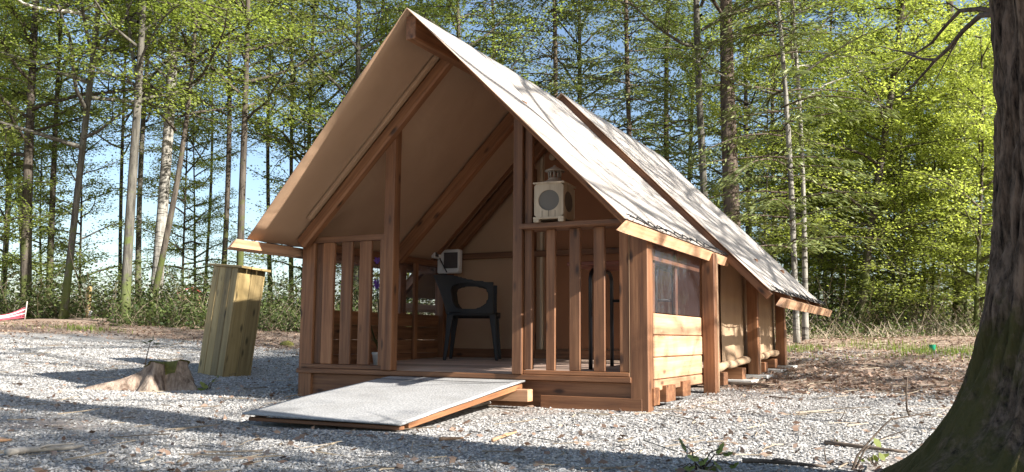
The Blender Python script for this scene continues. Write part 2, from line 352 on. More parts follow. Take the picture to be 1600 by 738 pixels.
# base and porch floor
xbeam('base_board', 0.0, 2.895, .03, .075, -.06, .186)
xbeam('base_beam', 2.2, 2.955, .0, .028, -.05, .085)
xbeam('floor_edge', -.01, 2.88, -.012, .06, .188, .226)
xbeam('base_beam', .0, 3.0, 5.05, 5.1, .1, .45)
for i in range(17):
    y0 = .062 + i*.1325; z = floor_z(y0+.065)
    o = xbeam('floor_board', .05, 2.94, y0, y0+.127, z-.028, z, m='deck')
for i, yj in enumerate((.03, .30, .76, 1.9, 2.6, 3.3, 3.75, 4.5, 5.0)):
    gz = ground_base(1.5, yj)
    zt = min(.165+.03*yj, .40)
    wj = (.17, .30, .28, .2, .2, .2, .2, .2, .12)[i]*.75
    xbeam('joist', -.02, (3.015, 3.02, 3.01, 3.05, 3.06, 3.02, 3.05, 3.02, 3.01)[i], yj+.05, yj+.05+wj, max(gz-.05, zt-.13), zt-.012-.002*i)
# corner and door posts, railings
vpost('corner_post', .0, .13, .004, .12, -.04, 1.27)
vpost('corner_post', 2.872, 3.0, .002, .12, -.05, 1.25)
vpost('door_post', .842, .935, -.03, .06, .228, roof_z(.89)-.02)
vpost('door_post', 1.985, 2.062, -.03, .05, .228, roof_z(2.03)-.02)
vpost('jamb', .792, .838, -.005, .045, .262, 1.27)
vpost('jamb', 2.068, 2.128, .0, .045, .262, roof_z(2.1)-.10)
xbeam('rail', .03, .838, -.004, .05, .2285, .263)
xbeam('rail', 2.064, 2.868, -.002, .05, .2285, .258)
xbeam('rail', .02, .84, .0, .06, 1.255, 1.305)
beam('shelf', (2.064, .03, 1.29), (2.869, .03, 1.29), .24, .036, side=(0, 1, 0))
for x0, x1 in ((.216, .331), (.405, .512), (.585, .70)): vpost('slat', x0, x1, .006, .034, .265, 1.254)
for x0, x1, zt in ((2.24, 2.31, 1.27), (2.42, 2.502, 1.27), (2.604, 2.688, 1.27), (2.795, 2.862, 1.26)): vpost('slat', x0, x1, .006, .034, .26, zt)
vpost('slat', .135, .20, .03, .058, .265, 1.254)
vpost('trim', 2.866, 2.871, .0, .04, .19, 1.24, m='batten')
# rafters, ridge beam, purlins
for k, (yr, hh, ov) in enumerate(((-.06, .10, .0), (1.32, .115, .0), (2.16, .10, .0))):
    for s in (-1, 1):
        n_ = Vector((s*SL, 0, 1)).normalized()
        top = Vector((1.5+s*.03, yr, RZ-.03*SL)) - n_*(.018+hh/2); bot = Vector((1.5+s*1.50, yr, RZ-1.50*SL)) - n_*(.018+hh/2)
        beam('rafter', top, bot, .085, hh, side=(0, 1, 0), c=.014 if k == 0 else .005)
n_ = Vector((-SL, 0, 1)).normalized()
beam('batten', Vector((1.5-.12, -.155, RZ-.12*SL))-n_*.03, Vector((1.5-1.33, -.155, RZ-1.33*SL))-n_*.03, .045, .03, side=(0, 1, 0), m='batten')
ybeam('ridge_beam', 1.46, 1.54, -.70, 5.2, 2.585, 2.755)
# back wall of the porch: canvas gable, studs
def poly_slab(name, pts, y0, y1, m, parent=cab):
    n = len(pts); V = [(x, y0, z) for x, z in pts] + [(x, y1, z) for x, z in pts]
    F = [tuple(range(n)), tuple(range(2*n-1, n-1, -1))] + [(i, n+i, n+(i+1) % n, (i+1) % n) for i in range(n)]
    return link(name, pymesh(name, V, F, M[m]), parent)
zb = floor_z(2.26)
poly_slab('back_wall_canvas', [(.06, zb+.002), (2.94, zb+.002), (2.94, roof_z(2.94)-.03), (1.5, RZ-.06), (.06, roof_z(.06)-.03)], 2.262, 2.268, 'canvas_in')
poly_slab('rear_wall_canvas', [(.06, .35), (2.94, .35), (2.94, 1.28), (1.5, 2.74), (.06, 1.28)], 5.02, 5.026, 'canvas_wall')
for x in (.06, 1.02, 2.10, 2.86): vpost('stud', x, x+.09, 2.19, 2.255, zb, roof_z(x+.045 if x < 1.4 else x+.045)-.16)
M['canvas_brown'] = canvas('canvas_brown', (.36, .17, .09), (.31, .145, .075))
poly_slab('brown_canvas_panel', [(1.20, zb+.095), (2.85, zb+.095), (2.85, roof_z(2.85)-.12), (1.5, 2.56), (1.20, 2.36)], 2.2535, 2.2595, 'canvas_brown')  # separate, darker brown canvas sheet over the right part of the back wall
xbeam('skirting', .16, 2.85, 2.225, 2.258, zb, zb+.09)
vpost('door_trim', 1.155, 1.185, 2.235, 2.257, zb+.092, 2.32, m='pale_wood')
xbeam('rail', .16, 2.85, 2.20, 2.24, 1.30, 1.36)
# side walls of the porch
for s, xa, xb, ye in ((1, 2.958, 2.99, 1.46), (-1, .012, .044, 2.17)):
    zc = [.125, .205, .36, .515, .668] if s > 0 else [.20, .33, .46, .59, .715]
    for k in range(4):
        x_off = .004*random.uniform(-1, 1)
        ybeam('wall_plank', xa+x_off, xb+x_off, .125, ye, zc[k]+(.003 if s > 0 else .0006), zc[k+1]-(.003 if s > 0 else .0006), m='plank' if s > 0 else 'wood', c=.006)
    z0, z1 = (.668, 1.16) if s > 0 else (.715, 1.22)
    wn = empty('window', ((xa+xb)/2, .13, z0)); wn.parent = cab; wn.matrix_parent_inverse = root_matrix(cab).inverted()
    mb = MB()
    nu, nv = 14, 6                            # slightly wavy clear sheet with thickness
    for f_ in (0, 1):
        for j in range(nv+1):
            for i in range(nu+1):
                y = .13+(ye-.14)*i/nu; z = z0+.006+(z1-z0-.012)*j/nv
                mb.V.append(((xa+xb)/2+s*.004+.006*vnoise(y, z, 2.2, 5)+f_*.0015, y, z))
    q = (nu+1)*(nv+1)
    for j in range(nv):
        for i in range(nu):
            a = j*(nu+1)+i; mb.F.append((a, a+1, a+nu+2, a+nu+1)); mb.F.append((q+a+nu+1, q+a+nu+2, q+a+1, q+a)); mb.M += [0, 0]
    mb.build('pane', [M['vinyl']], wn, True)
    zbar = 1.02 if s > 0 else 1.19
    ybeam('window_bar', xa-.004, xb-.014, .13, ye, zbar+.02, zbar+.05, parent=wn)
    ybeam('window_frame', xa, xb, .13, ye, z1, z1+.06, parent=wn)
    for ym in ((.27, .85) if s > 0 else (.85, 1.62)):
        ybm = vpost('mullion', xa-.03 if s > 0 else xb+.002, xa-.008 if s > 0 else xb+.032, ym, ym+.06, z0 if s > 0 else floor_z(ym), z1, parent=wn, m='wood')
    if s < 0: vpost('post', .0, .10, 2.12, 2.19, floor_z(2.1), 1.3)
for s, xs in ((1, 2.992), (-1, -.095)):
    for yp in (1.47, 3.22, 4.78):
        gz = ground_base(1.5, yp)
        vpost('side_post', xs, xs+.103, yp, yp+.10, gz-.02 if yp < 2 else gz+.035, (roof_z(3.04)-.05) if yp < 2 else 1.30)
        if s > 0: vpost('post_trim', xs+.06, xs+.10, yp+.103, yp+.155, gz-.01 if yp < 2 else gz+.036, (.62 if yp > 2 else 1.2), m='batten')
        if yp > 2:
            mb = MB(); mb.box((xs-.12, yp-.10, gz-.03), (xs+.20, yp+.24, gz+.033)); mb.build('footing_slab', [M['slab']], cab)
for yp in (2.55, 4.1):
    gz = ground_base(1.5, yp); mb = MB(); mb.box((2.86, yp-.05, gz-.03), (3.17, yp+.30, gz+.03)); mb.build('footing_slab', [M['slab']], cab)
# canvas side walls of the tent room with a rolled hem
for s, x in ((1, 2.955), (-1, .045)):
    ny_, nz_ = 60, 14; V = []; F = []
    for f_ in (0, 1):
        for j in range(nz_+1):
            for i in range(ny_+1):
                y = 2.27+2.76*i/ny_; t_ = j/nz_; z0 = .24+.035*(y-2.2); z = z0+(1.36-z0)*t_
                fold = .014*math.sin(y*17+2*vnoise(y, z, 1.2, 2))*(1-t_)**1.5 + .02*vnoise(y, z, 1.5, 9)
                V.append((x+s*(fold+.004*f_), y, z))
    q = (ny_+1)*(nz_+1)
    for j in range(nz_):
        for i in range(ny_):
            a = j*(ny_+1)+i; F += [(a, a+1, a+ny_+2, a+ny_+1), (q+a+ny_+1, q+a+ny_+2, q+a+1, q+a)]
    link('wall_canvas', pymesh('wall_canvas', V, F, M['canvas_wall'], True), cab)
    for ya, yb in ((1.60, 3.215), (3.33, 4.775)):
        mb = MB(); pts = [(x+s*.042+.004*math.sin(7*y), y, .255+.035*(y-2.2)+.006*math.sin(9*y)) for y in np.linspace(ya, yb, 14)]
        mb.tube(pts, [.036+.004*math.sin(11*i) for i in range(14)], 12); mb.build('canvas_roll', [M['canvas_wall']], cab, True)
# canvas roofs
def roof(name, y_e0, y_r0, y1, rz, ez, hw, rafters):
    ns, nyy = 28, 36; V = []
    def P(i, j):
        s = -1+2*i/ns; y0 = y_r0+(y_e0-y_r0)*abs(s); y = y0+(y1-y0)*j/nyy; x = 1.5+s*hw; z = rz-(rz-ez)*abs(s)
        d = min([abs(y-r) for r in rafters]); sag = -.03*min(d/.5, 1)**1.5*math.sin(math.pi*min(1, abs(s)))
        n_ = .010*vnoise(x*1.0, y, 1.6, 4)+.004*vnoise(x, y, 5.0, 8)
        edge = min(1, j/2)*min(1, (ns/2-abs(i-ns/2))/2)
        k = (sag+n_)*edge
        nx_, nz_ = (rz-ez)/hw*np.sign(s), 1.0; L = math.hypot(nx_, nz_) if s else 1
        return np.array((x+(nx_/L)*k, y, z+(nz_/L)*k)), np.array((nx_/L, 0, nz_/L) if s else (0, 0, 1.4))
    top = [P(i, j) for j in range(nyy+1) for i in range(ns+1)]
    V = [p for p, _ in top] + [p-nn*.006 for p, nn in top]; q = len(top); F = []; mi = []
    for j in range(nyy):
        for i in range(ns):
            a = j*(ns+1)+i; F += [(a, a+1, a+ns+2, a+ns+1), (q+a+ns+1, q+a+ns+2, q+a+1, q+a)]; mi += [0, 1]
    for i in range(ns):
        F.append((i+1, i, q+i, q+i+1)); mi.append(1); a = nyy*(ns+1)+i; F.append((a, a+1, q+a+1, q+a)); mi.append(1)
    for j in range(nyy):
        a = j*(ns+1); F.append((a, a+ns+1, q+a+ns+1, q+a)); mi.append(0); a += ns; F.append((a+ns+1, a, q+a, q+a+ns+1)); mi.append(0)
    o = link(name, pymesh(name, V, F, [M['canvas_out'], M['canvas_in']], True, mi), cab)
    return o
roof('roof_canvas', -.6, -.756, 2.16, RZ, EZ, HW, (-.06, 1.32, 2.16))
R2Z, R2E, R2H = 2.885, .92, 1.945
roof('rear_roof_canvas', 2.0, 1.97, 5.30, R2Z, R2E, R2H, (2.03, 3.1, 4.2, 5.25))
SL2 = (R2Z-R2E)/R2H
for yr in (2.045, 3.1, 4.2, 5.2):
    for s in (-1, 1):
        n_ = Vector((s*SL2, 0, 1)).normalized(); hh = .065 if yr < 2.1 else .075
        beam('rear_rafter', Vector((1.5+s*.02, yr, R2Z-.02*SL2))-n_*(.014+hh/2), Vector((1.5+s*1.97, yr, R2Z-1.97*SL2))-n_*(.014+hh/2), .07, hh, side=(0, 1, 0))
# eave boards, canted, with mitred ends, and black lacing
def eave_board(x, y0, y1, zc, s, hgt=.078, th=.045, mitre=.09):
    tilt = s*R(24); ux, uz = math.sin(tilt), math.cos(tilt); nx_, nz_ = math.cos(tilt), -math.sin(tilt); V = []
    for (y, sg) in ((y0, 1), (y1, -1)):
        for a, b_ in ((-1, -1), (1, -1), (1, 1), (-1, 1)):
            yy = y + (mitre*(b_+1)/2 if sg > 0 else 0)
            V.append((x+nx_*a*th/2+ux*b_*hgt/2, yy, zc+nz_*a*th/2+uz*b_*hgt/2))
    o0 = Vector(V[0]); V = [(v[2]-o0.z, v[0]-o0.x, v[1]-o0.y) for v in V]      # local long axis = z
    o = link('eave_board', pymesh('eave_board', V, [(0, 1, 2, 3), (7, 6, 5, 4), (0, 4, 5, 1), (1, 5, 6, 2), (2, 6, 7, 3), (3, 7, 4, 0)], M['plank']), cab)
    o.matrix_basis = Matrix(((0, 1, 0, o0.x), (0, 0, 1, o0.y), (1, 0, 0, o0.z), (0, 0, 0, 1))); return o
def lacing(x, y0, y1, z, s, n, dx, dz):
    pts = []
    for i in range(n+1):
        y = y0+(y1-y0)*i/n+random.uniform(-.012, .012); k = (i % 2)
        pts.append((x+s*(.01+dx*k)+random.uniform(-.004, .004), y, z+.028-dz*k+random.uniform(-.006, .006)))
    fine = []
    for a, b_ in zip(pts[:-1], pts[1:]):
        for t_ in (0, .33, .66): fine.append(tuple(a[c]+(b_[c]-a[c])*t_ + (.006*math.sin(t_*3) if c == 2 else 0) for c in range(3)))
    mb = MB(); mb.tube(fine+[pts[-1]], .0045, 5)
    low = [(x+s*(.015+.4*dx)+random.uniform(-.006, .006), y, z+.012-.3*dz+.008*math.sin(9*y)) for y in np.linspace(y0, y1, 26)]
    mb.tube(low, .005, 5); mb.build('lacing', [M['cord']], cab, True)
for s in (1, -1):
    xe = 1.5+s*1.552
    eave_board(xe, -.80 if s < 0 else -.655, 2.14, EZ-.056, s)
    lacing(1.5+s*HW, -.58, 2.1, EZ, s, 26, .035, .035)
    eave_board(1.5+s*2.025, 2.02, 5.32, .812, s)
    lacing(1.5+s*R2H, 2.02, 5.28, R2E, s, 30, .05, .05)
# ------------------------------------------------------------------ entrance ramp
rp = empty('access_ramp', (1.5, -.8, 0)); tag(rp, 'grey gripped access ramp sloping from gravel up to porch floor', 'ramp')
nu, nv = 30, 34; V = []; F = []
x0r, x1r, y0r, y1r, z0r, z1r = .93, 2.09, -1.60, -.02, .012, .186
for f_ in (0, 1):
    for j in range(nv+1):
        for i in range(nu+1):
            x = x0r+(x1r-x0r)*i/nu; t_ = j/nv; y = y0r+(y1r-y0r)*t_+.012*vnoise(x, 0, 3, 1)*(1-t_)
            z = z0r+(z1r-z0r)*t_ + .012*vnoise(x, y, 1.5, 6)*(1-t_)+.016*math.sin(math.pi*t_)*(.5+vnoise(x, y, .8, 2)) + .012*max(0, .3-i/nu)*(1-t_)
            V.append((x, y, z-.011*f_))
q = (nu+1)*(nv+1); mi = []
for j in range(nv):
    for i in range(nu):
        a = j*(nu+1)+i; F += [(a, a+1, a+nu+2, a+nu+1), (q+a+nu+1, q+a+nu+2, q+a+1, q+a)]
for i in range(nu): F += [(i+1, i, q+i, q+i+1), (nv*(nu+1)+i, nv*(nu+1)+i+1, q+nv*(nu+1)+i+1, q+nv*(nu+1)+i)]
for j in range(nv): a = j*(nu+1); F += [(a, a+nu+1, q+a+nu+1, q+a), (a+nu+nu+1, a+nu, q+a+nu, q+a+nu+nu+1)]
link('ramp_mat', pymesh('ramp_mat', V, F, M['grip'], True), rp)
for x in (.955, 1.5, 2.062): beam('side_board', (x, y0r+.10, z0r-.022), (x, y1r-.02, z1r-.042), .035, .036, side=(1, 0, 0), parent=rp, m='wood')
beam('front_board', (x0r+.03, y0r+.045, z0r-.032), (x1r-.02, y0r+.045, z0r-.032), .05, .022, side=(0, 1, 0), parent=rp)
beam('support_beam', (.95, -.10, .085), (2.17, -.10, .085), .08, .085, side=(0, 1, 0), parent=rp, m='plank')
mb = MB(); mb.box((x0r+.01, y0r+(y1r-y0r)*.86, .1735), (x1r-.01, y0r+(y1r-y0r)*.86+.012, .1765)); mb.build('hinge_strip', [M['cord']], rp)
# ------------------------------------------------------------------ chair
def chair(loc, rz):
    t = empty('armchair', loc, (0, 0, rz)); tag(t, 'dark plastic armchair with open arms standing inside the porch', 'chair')
    K = dict(keep=False)
    for sx, sy in ((1, 1), (1, -1), (-1, 1), (-1, -1)):
        mb = MB(); top = Vector((sx*.20-.01, sy*.215, .43)); bot = Vector((sx*.245-.01, sy*.245, .0)); V = []
        for p, a, b_ in ((bot, .015, .018), (bot.lerp(top, .5), .021, .023), (top, .032, .03)):
            for dx, dy in ((-1, -1), (1, -1), (1, 1), (-1, 1)): V.append((p.x+dx*a, p.y+dy*b_, p.z))
        mb.add(V, [(i*4+k, i*4+(k+1) % 4, i*4+4+(k+1) % 4, i*4+4+k) for i in range(2) for k in range(4)]+[(3, 2, 1, 0), (8, 9, 10, 11)])
        o = mb.build('leg', [M['anthracite']], t, **K); bv = o.modifiers.new('b', 'BEVEL'); bv.width = .007; bv.segments = 2
    mb = MB(); V = []; F = []; n = 12
    for f_ in (0, 1):
        for j in range(n+1):
            for i in range(n+1):
                u, v = -1+2*i/n, -1+2*j/n; uu = u*math.sqrt(1-v*v*.22); vv = v*math.sqrt(1-u*u*.22)
                V.append((uu*.25, vv*.26, .452-.022*(1-u*u)*(1-v*v)-f_*(.02+.03*(max(abs(u), abs(v)) > .9))))
    q = (n+1)**2
    for j in range(n):
        for i in range(n): a = j*(n+1)+i; F += [(a, a+1, a+n+2, a+n+1), (q+a+n+1, q+a+n+2, q+a+1, q+a)]
    rim = [i for i in range(n+1)]+[j*(n+1)+n for j in range(1, n+1)]+[n*(n+1)+i for i in range(n-1, -1, -1)]+[j*(n+1) for j in range(n-1, 0, -1)]
    F += [(rim[(k+1) % len(rim)], rim[k], q+rim[k], q+rim[(k+1) % len(rim)]) for k in range(len(rim))]
    mb.add(V, F); mb.build('seat', [M['anthracite']], t, True, **K)
    # one piece shell: back, arms and arm supports, with open sides
    na, nz = 96, 34; keep = []; V = []
    for j in range(nz+1):
        for i in range(na+1):
            th = -1+2*i/na; a = abs(th); z = .43+(.82-.43)*j/nz
            ph = a*R(128); flare = .11*((z-.43)/.39)**1.5*max(0, 1-a*.9)+.03*((z-.43)/.39)
            x = -.03-(.235+flare)*math.cos(min(ph, math.pi/2))+(max(0, ph-math.pi/2))*.36
            y = math.copysign((.255+.4*flare)*math.sin(min(ph, math.pi/2)), th)
            V.append((x, y, z))
    F = []
    for j in range(nz):
        for i in range(na):
            a = abs(-1+2*(i+.5)/na); z = .43+(.82-.43)*(j+.5)/nz
            topz = .82-.075*float(smooth(.28, .9, a))
            if z > topz: continue
            hole = abs((a-.66)/.25)**2.6+abs((z-.60)/.115)**2.6 < 1
            if hole: continue
            F.append((j*(na+1)+i, j*(na+1)+i+1, (j+1)*(na+1)+i+1, (j+1)*(na+1)+i))
    me = pymesh('back_shell', V, F, M['anthracite'], True)
    o = link('back_shell', me, t, False)
    md = o.modifiers.new('smooth', 'SMOOTH'); md.factor = .5; md.iterations = 8
    md = o.modifiers.new('solid', 'SOLIDIFY'); md.thickness = .02; md.offset = 0
    return t
chair((.70, 1.72, floor_z(1.72)+.002), R(24))
# ------------------------------------------------------------------ table inside the porch, right
tb = empty('small_table', (2.55, 1.0, floor_z(1))); tag(tb, 'small table with reddish top and black tube legs behind right railing', 'table')
for k in range(4): xbeam('top_board', 2.14, 2.92, .62+k*.17, .785+k*.17, 1.055, 1.085, m='table_top', parent=tb)
for xl in (2.30, 2.83):
    zt, rr = 1.035, .09; pts = [(xl, .72, floor_z(.72)+.002), (xl, .72, zt-rr)]
    pts += [(xl, .72+rr*(1-math.cos(a)), zt-rr+rr*math.sin(a)) for a in np.linspace(.25, math.pi/2, 6)]
    pts += [(xl, 1.20-rr*(1-math.cos(a)), zt-rr+rr*math.sin(a)) for a in np.linspace(math.pi/2, .25, 6)] + [(xl, 1.20, zt-rr), (xl, 1.20, floor_z(1.2)+.002)]
    mb = MB(); mb.tube(pts, .0165, 10); mb.build('leg_frame', [M['black']], tb, True)
mb = MB(); mb.tube([(2.317, 1.20, .80), (2.812, 1.20, .80)], .013, 8); mb.build('cross_bar', [M['black']], tb, True)
# ------------------------------------------------------------------ lantern on the shelf
ln = empty('lantern', (2.30, .02, 1.3085), (0, 0, R(4))); ln.scale = (1.1, 1.3, 1.04); tag(ln, 'pale wooden lantern with round windows and metal vent cap on shelf', 'lantern')
K = dict(parent=ln, keep=False)
def disc_panel(axis, off, hw_, hh_, zc, r, th):
    n = 40; V = []; F = []
    def P(u, v, d): return (u, d, v) if axis == 'y' else (d, u, v)
    for d in (off, off+th):
        for k in range(n): a = 2*math.pi*k/n; V.append(P(r*math.cos(a), zc+r*math.sin(a), d))
        for k in range(n):
            a = 2*math.pi*k/n; c_, s_ = math.cos(a), math.sin(a); t_ = min(hw_/max(abs(c_), 1e-6), hh_/max(abs(s_), 1e-6)); V.append(P(t_*c_, zc+t_*s_, d))
    for b0 in (0, 2*n):
        for k in range(n): f = (b0+k, b0+(k+1) % n, b0+n+(k+1) % n, b0+n+k); F.append(f if b0 else f[::-1])
    for k in range(n): F.append((k, (k+1) % n, 2*n+(k+1) % n, 2*n+k))
    return V, F
for ax, off in (('y', -.098), ('y', .086), ('x', .086), ('x', -.098)):
    mb = MB(); hw_ = .10 if ax == 'y' else .0855; mb.add(*disc_panel(ax, off, hw_, .115, .15, .072, .012)); mb.build('side_panel', [M['pale_wood']], **K)
    mb = MB(); n = 32; d = off+.006; ring = [(.0735*math.cos(2*math.pi*k/n), .15+.0735*math.sin(2*math.pi*k/n)) for k in range(n)]
    V = [((u, d+e, v) if ax == 'y' else (d+e, u, v)) for e in (0, .002) for u, v in ring]
    mb.add(V, [tuple(range(n)), tuple(range(2*n-1, n-1, -1))]+[(k, n+k, n+(k+1) % n, (k+1) % n) for k in range(n)]); mb.build('glass', [M['glass']], **K)
    if ax == 'y' and off < 0:
        for u in (-.045, 0, .045):
            mb = MB(); mb.box((u-.0012, off-.001, .036), (u+.0012, off+.0004, .078)); mb.build('groove', [M['soil']], **K)
mb = MB(); mb.box((-.104, -.104, .022), (.104, .104, .035)); mb.build('base_plate', [M['pale_wood']], **K)
mb = MB(); mb.box((-.106, -.106, .2652), (.106, .106, .276)); mb.build('top_plate', [M['pale_wood']], **K)
for sx in (-1, 1):
    for sy in (-1, 1):
        mb = MB(); mb.box((sx*.085-.018, sy*.085-.018, 0), (sx*.085+.018, sy*.085+.018, .022)); mb.build('foot', [M['pale_wood']], **K)
mb = MB(); mb.lathe([(.030, .034), (.030, .13), (.012, .136), (.003, .14), (.002, .155)], 16); mb.build('candle', [M['pale_wood']], smooth_=True, **K)
mb = MB(); mb.lathe([(.096, .2765), (.086, .286), (.056, .300), (.044, .312), (.042, .320)], 28); mb.build('dome', [M['zinc']], smooth_=True, **K)
for k in range(10):
    a = 2*math.pi*k/10; mb = MB(); mb.tube([(.038*math.cos(a), .038*math.sin(a), .318), (.042*math.cos(a), .042*math.sin(a), .374)], .0055, 6); mb.build('vent_bar', [M['zinc']], smooth_=True, **K)
mb = MB(); mb.lathe([(.064, .370), (.062, .375), (.032, .392), (.012, .404), (.007, .414), (.001, .417)], 24); mb.build('cap', [M['zinc']], smooth_=True, **K)
# ------------------------------------------------------------------ electric boxes, lamp, pot plant
eb = empty('electric_box', (.17, 2.19, 1.15)); tag(eb, 'white plastic electric cabinet with dark flap on porch back wall', 'electric box')
o = MB(); o.box((.03, 2.10, 1.15), (.29, 2.188, 1.40)); o = o.build('housing', [M['white']], eb); bv = o.modifiers.new('b', 'BEVEL'); bv.width = .018; bv.segments = 3
o = MB(); o.box((.12, 2.088, 1.20), (.28, 2.0985, 1.365)); o = o.build('flap', [M['grey_plastic']], eb)
o = MB(); o.box((.045, 2.090, 1.16), (.105, 2.0985, 1.39)); o = o.build('switch_panel', [M['white']], eb)
sk = empty('power_socket', (.05, 2.02, 1.30)); tag(sk, 'small white power socket beside the electric cabinet', 'socket')
o = MB(); o.box((.047, 1.955, 1.30), (.085, 2.09, 1.375)); o = o.build('housing', [M['white']], sk); bv = o.modifiers.new('b', 'BEVEL'); bv.width = .006
o = MB(); o.box((.0855, 1.975, 1.315), (.089, 2.035, 1.36)); o.build('cover', [M['grey_plastic']], sk)
cb = MB(); cb.tube([(.06, 2.092, 1.33), (.06, 2.097, 1.33), (.10, 2.05, 1.29), (.16, 2.085, 1.16)], .006, 6)
tag(cb.build('power_cable', [M['black']], None, True), 'thin black cable looping from the socket to the electric cabinet', 'cable')
lb = empty('bulb_lamp', (1.31, 2.22, 2.30)); tag(lb, 'small round bulb lamp high on porch back wall above lantern', 'lamp')
mb = MB(); mb.tube([(1.31, 2.26, 2.30), (1.31, 2.215, 2.30)], .022, 12); mb.build('lamp_base', [M['black']], lb, True)
mb = MB(); mb.lathe([(.004, -.036), (.022, -.03), (.035, -.01), (.036, .006), (.026, .026), (.008, .036)], 16, (1.31, 2.19, 2.30)); mb.build('bulb', [M['pale_wood']], lb, True)
pp = empty('pot_plant', (.62, .27, floor_z(.27))); tag(pp, 'white pot of grassy leaves with purple flowers behind left railing', 'plant')
pc = (.62, .27, floor_z(.27)+.002)
mb = MB(); mb.lathe([(.045, 0), (.06, .105), (.064, .11), (.064, .125), (.056, .125), (.054, .105), (.0, .10)][:-1]+[(.01, .10)], 24, pc); mb.build('pot', [M['white']], pp, True)
V = []; F = []; at_ = []
for k in range(46):
    a = random.uniform(0, 6.28); L = random.uniform(.16, .36); sp = random.uniform(.04, .15); wd = random.uniform(.004, .007); n0 = len(V)
    for i in range(5):
        t_ = i/4; r_ = sp*t_**1.4; z = L*(t_-.45*t_*t_*(sp/.1)); px, py = pc[0]+math.cos(a)*r_, pc[1]+math.sin(a)*r_
        V += [(px-math.sin(a)*wd*(1-t_*.9), py+math.cos(a)*wd*(1-t_*.9), pc[2]+.10+z), (px+math.sin(a)*wd*(1-t_*.9), py-math.cos(a)*wd*(1-t_*.9), pc[2]+.10+z+.002)]
    F += [(n0+2*i, n0+2*i+1, n0+2*i+3, n0+2*i+2) for i in range(4)]; at_ += [random.random()]*10
link('leaves', npmesh('leaves', V, F, M['bramble'], False, at_), pp)
for (fx, fy, fz) in ((.20, .31, .93), (.24, .30, .89), (.55, .30, .94), (.57, .28, .91), (.56, .29, 1.12)):
    mb = MB(); mb.tube([pc[:2]+(pc[2]+.1,), (pc[0]*.7+fx*.3, pc[1], pc[2]+.4), (fx, fy, fz)], [.003, .003, .002], 5); st_ = mb.build('stem', [M['bramble']], pp, True)
    mb = MB()
    for k in range(6):
        a = k*math.pi/3; d = Vector((math.cos(a), .3*math.sin(a*2), math.sin(a)))*.03; s_ = Vector((-math.sin(a), .2, math.cos(a)))*.014; c_ = Vector((fx, fy, fz))
        mb.add([c_, c_+d*.6+s_, c_+d*1.15+Vector((0, -.008, 0)), c_+d*.6-s_], [(0, 1, 2, 3)])
    mb.build('flower', [M['purple']], pp)
# ------------------------------------------------------------------ wooden box leaning on the gravel
bx, by = -2.12, 1.32
bz = ground_z(bx, by)-.05
wb = empty('wooden_box', (bx, by, bz), (0, 0, 0))
wb.rotation_euler = (Matrix.Rotation(R(6.0), 3, Vector((-rt[1], rt[0], 0))) @ Matrix.Rotation(R(-8), 3, 'Z')).to_euler()
tag(wb, 'tall leaning greenish pine plank box with flat lid left of cabin', 'wooden box')
bw, bd, bh = .42, .32, 1.18
def lbox(name, p0, p1, wd, h, side, m='treated', parent=wb):
    o = beam(name, p0, p1, wd, h, side, m, None); o.parent = parent; return o
e_ = 0
for k in range(4):
    wk = bw/4; x = -bw/2+wk*(k+.5); lbox('plank', (x, -bd/2-.011+.002*(k % 2), .0), (x, -bd/2-.011+.002*(k % 2), bh), wk-.004, .022, (1, 0, 0)); lbox('plank', (x, bd/2+.011, 0), (x, bd/2+.011, bh), wk-.004, .022, (1, 0, 0))
for k in range(2):
    wk = (bd-.002)/2; y = -bd/2+wk*(k+.5); lbox('plank', (bw/2-.012, y, .01), (bw/2-.012, y, bh-.002), .022, wk-.004, (1, 0, 0)); lbox('plank', (-bw/2+.012, y, .01), (-bw/2+.012, y, bh-.002), .022, wk-.004, (1, 0, 0))
for k in range(3):
    wk = .13; y = -.20+wk*(k+.5); lbox('lid_board', (-bw/2-.06, y, bh+.014), (bw/2+.075, y, bh+.014), wk-.004, .026, (0, 1, 0))
# ------------------------------------------------------------------ stump
stx, sty = -1.48, -.06; stz = ground_z(stx, sty)+.03
st = empty('tree_stump', (stx, sty, stz)); tag(st, 'broken mossy tree stump on gravel in front of plank box', 'stump')
def ax_pt(u, v): return stx+rt[0]*u-(-rt[1])*0+(-math.sin(YAW))*v, sty+rt[1]*u+math.cos(YAW)*v
V = []; F = []; na, nh = 72, 14
for j in range(nh+1):
    t_ = j/nh
    for i in range(na):
        a = 2*math.pi*i/na; r0 = .155+.03*math.sin(a*3+1)+.02*math.sin(7*a)
        root = .75*max(0, math.cos(a-R(205)))**14 + .16*max(0, math.cos(a-R(345)))**10 + .2*max(0, math.cos(a-R(265)))**10
        r_ = (r0+.04*(1-t_)+root*(1-t_)**1.7) * (1+.09*vnoise(math.cos(a)*2, t_*3+math.sin(a)*2, 1.5, 3)+.10*vnoise(a*5, t_*.6, 1.0, 2))
        hgt = .18+.05*vnoise(math.cos(a), math.sin(a), 1.5, 8)+.04*math.sin(a+2.2)+(-.09 if 5.1 < a < 5.6 else 0)
        X, Y = ax_pt(r_*math.cos(a)*1.05, r_*math.sin(a)*.8); V.append((X, Y, stz-.06+(hgt+.06)*t_))
for j in range(nh):
    for i in range(na): F.append((j*na+i, j*na+(i+1) % na, (j+1)*na+(i+1) % na, (j+1)*na+i))
link('stump_wood', pymesh('stump_wood', V, F, M['stump_bark'], True), st)
V2 = [V[nh*na+i] for i in range(na)]; cx_ = np.mean(np.array(V2), 0); top = MB(); T = []
for kk in range(4):
    f_ = 1.10-kk*.3
    T += [tuple(cx_*(1-f_)+np.array(v)*f_+np.array((0, 0, .006+.035*(1-f_)+.012*vnoise(v[0]*f_, v[1], 9, kk)))) for v in V2]
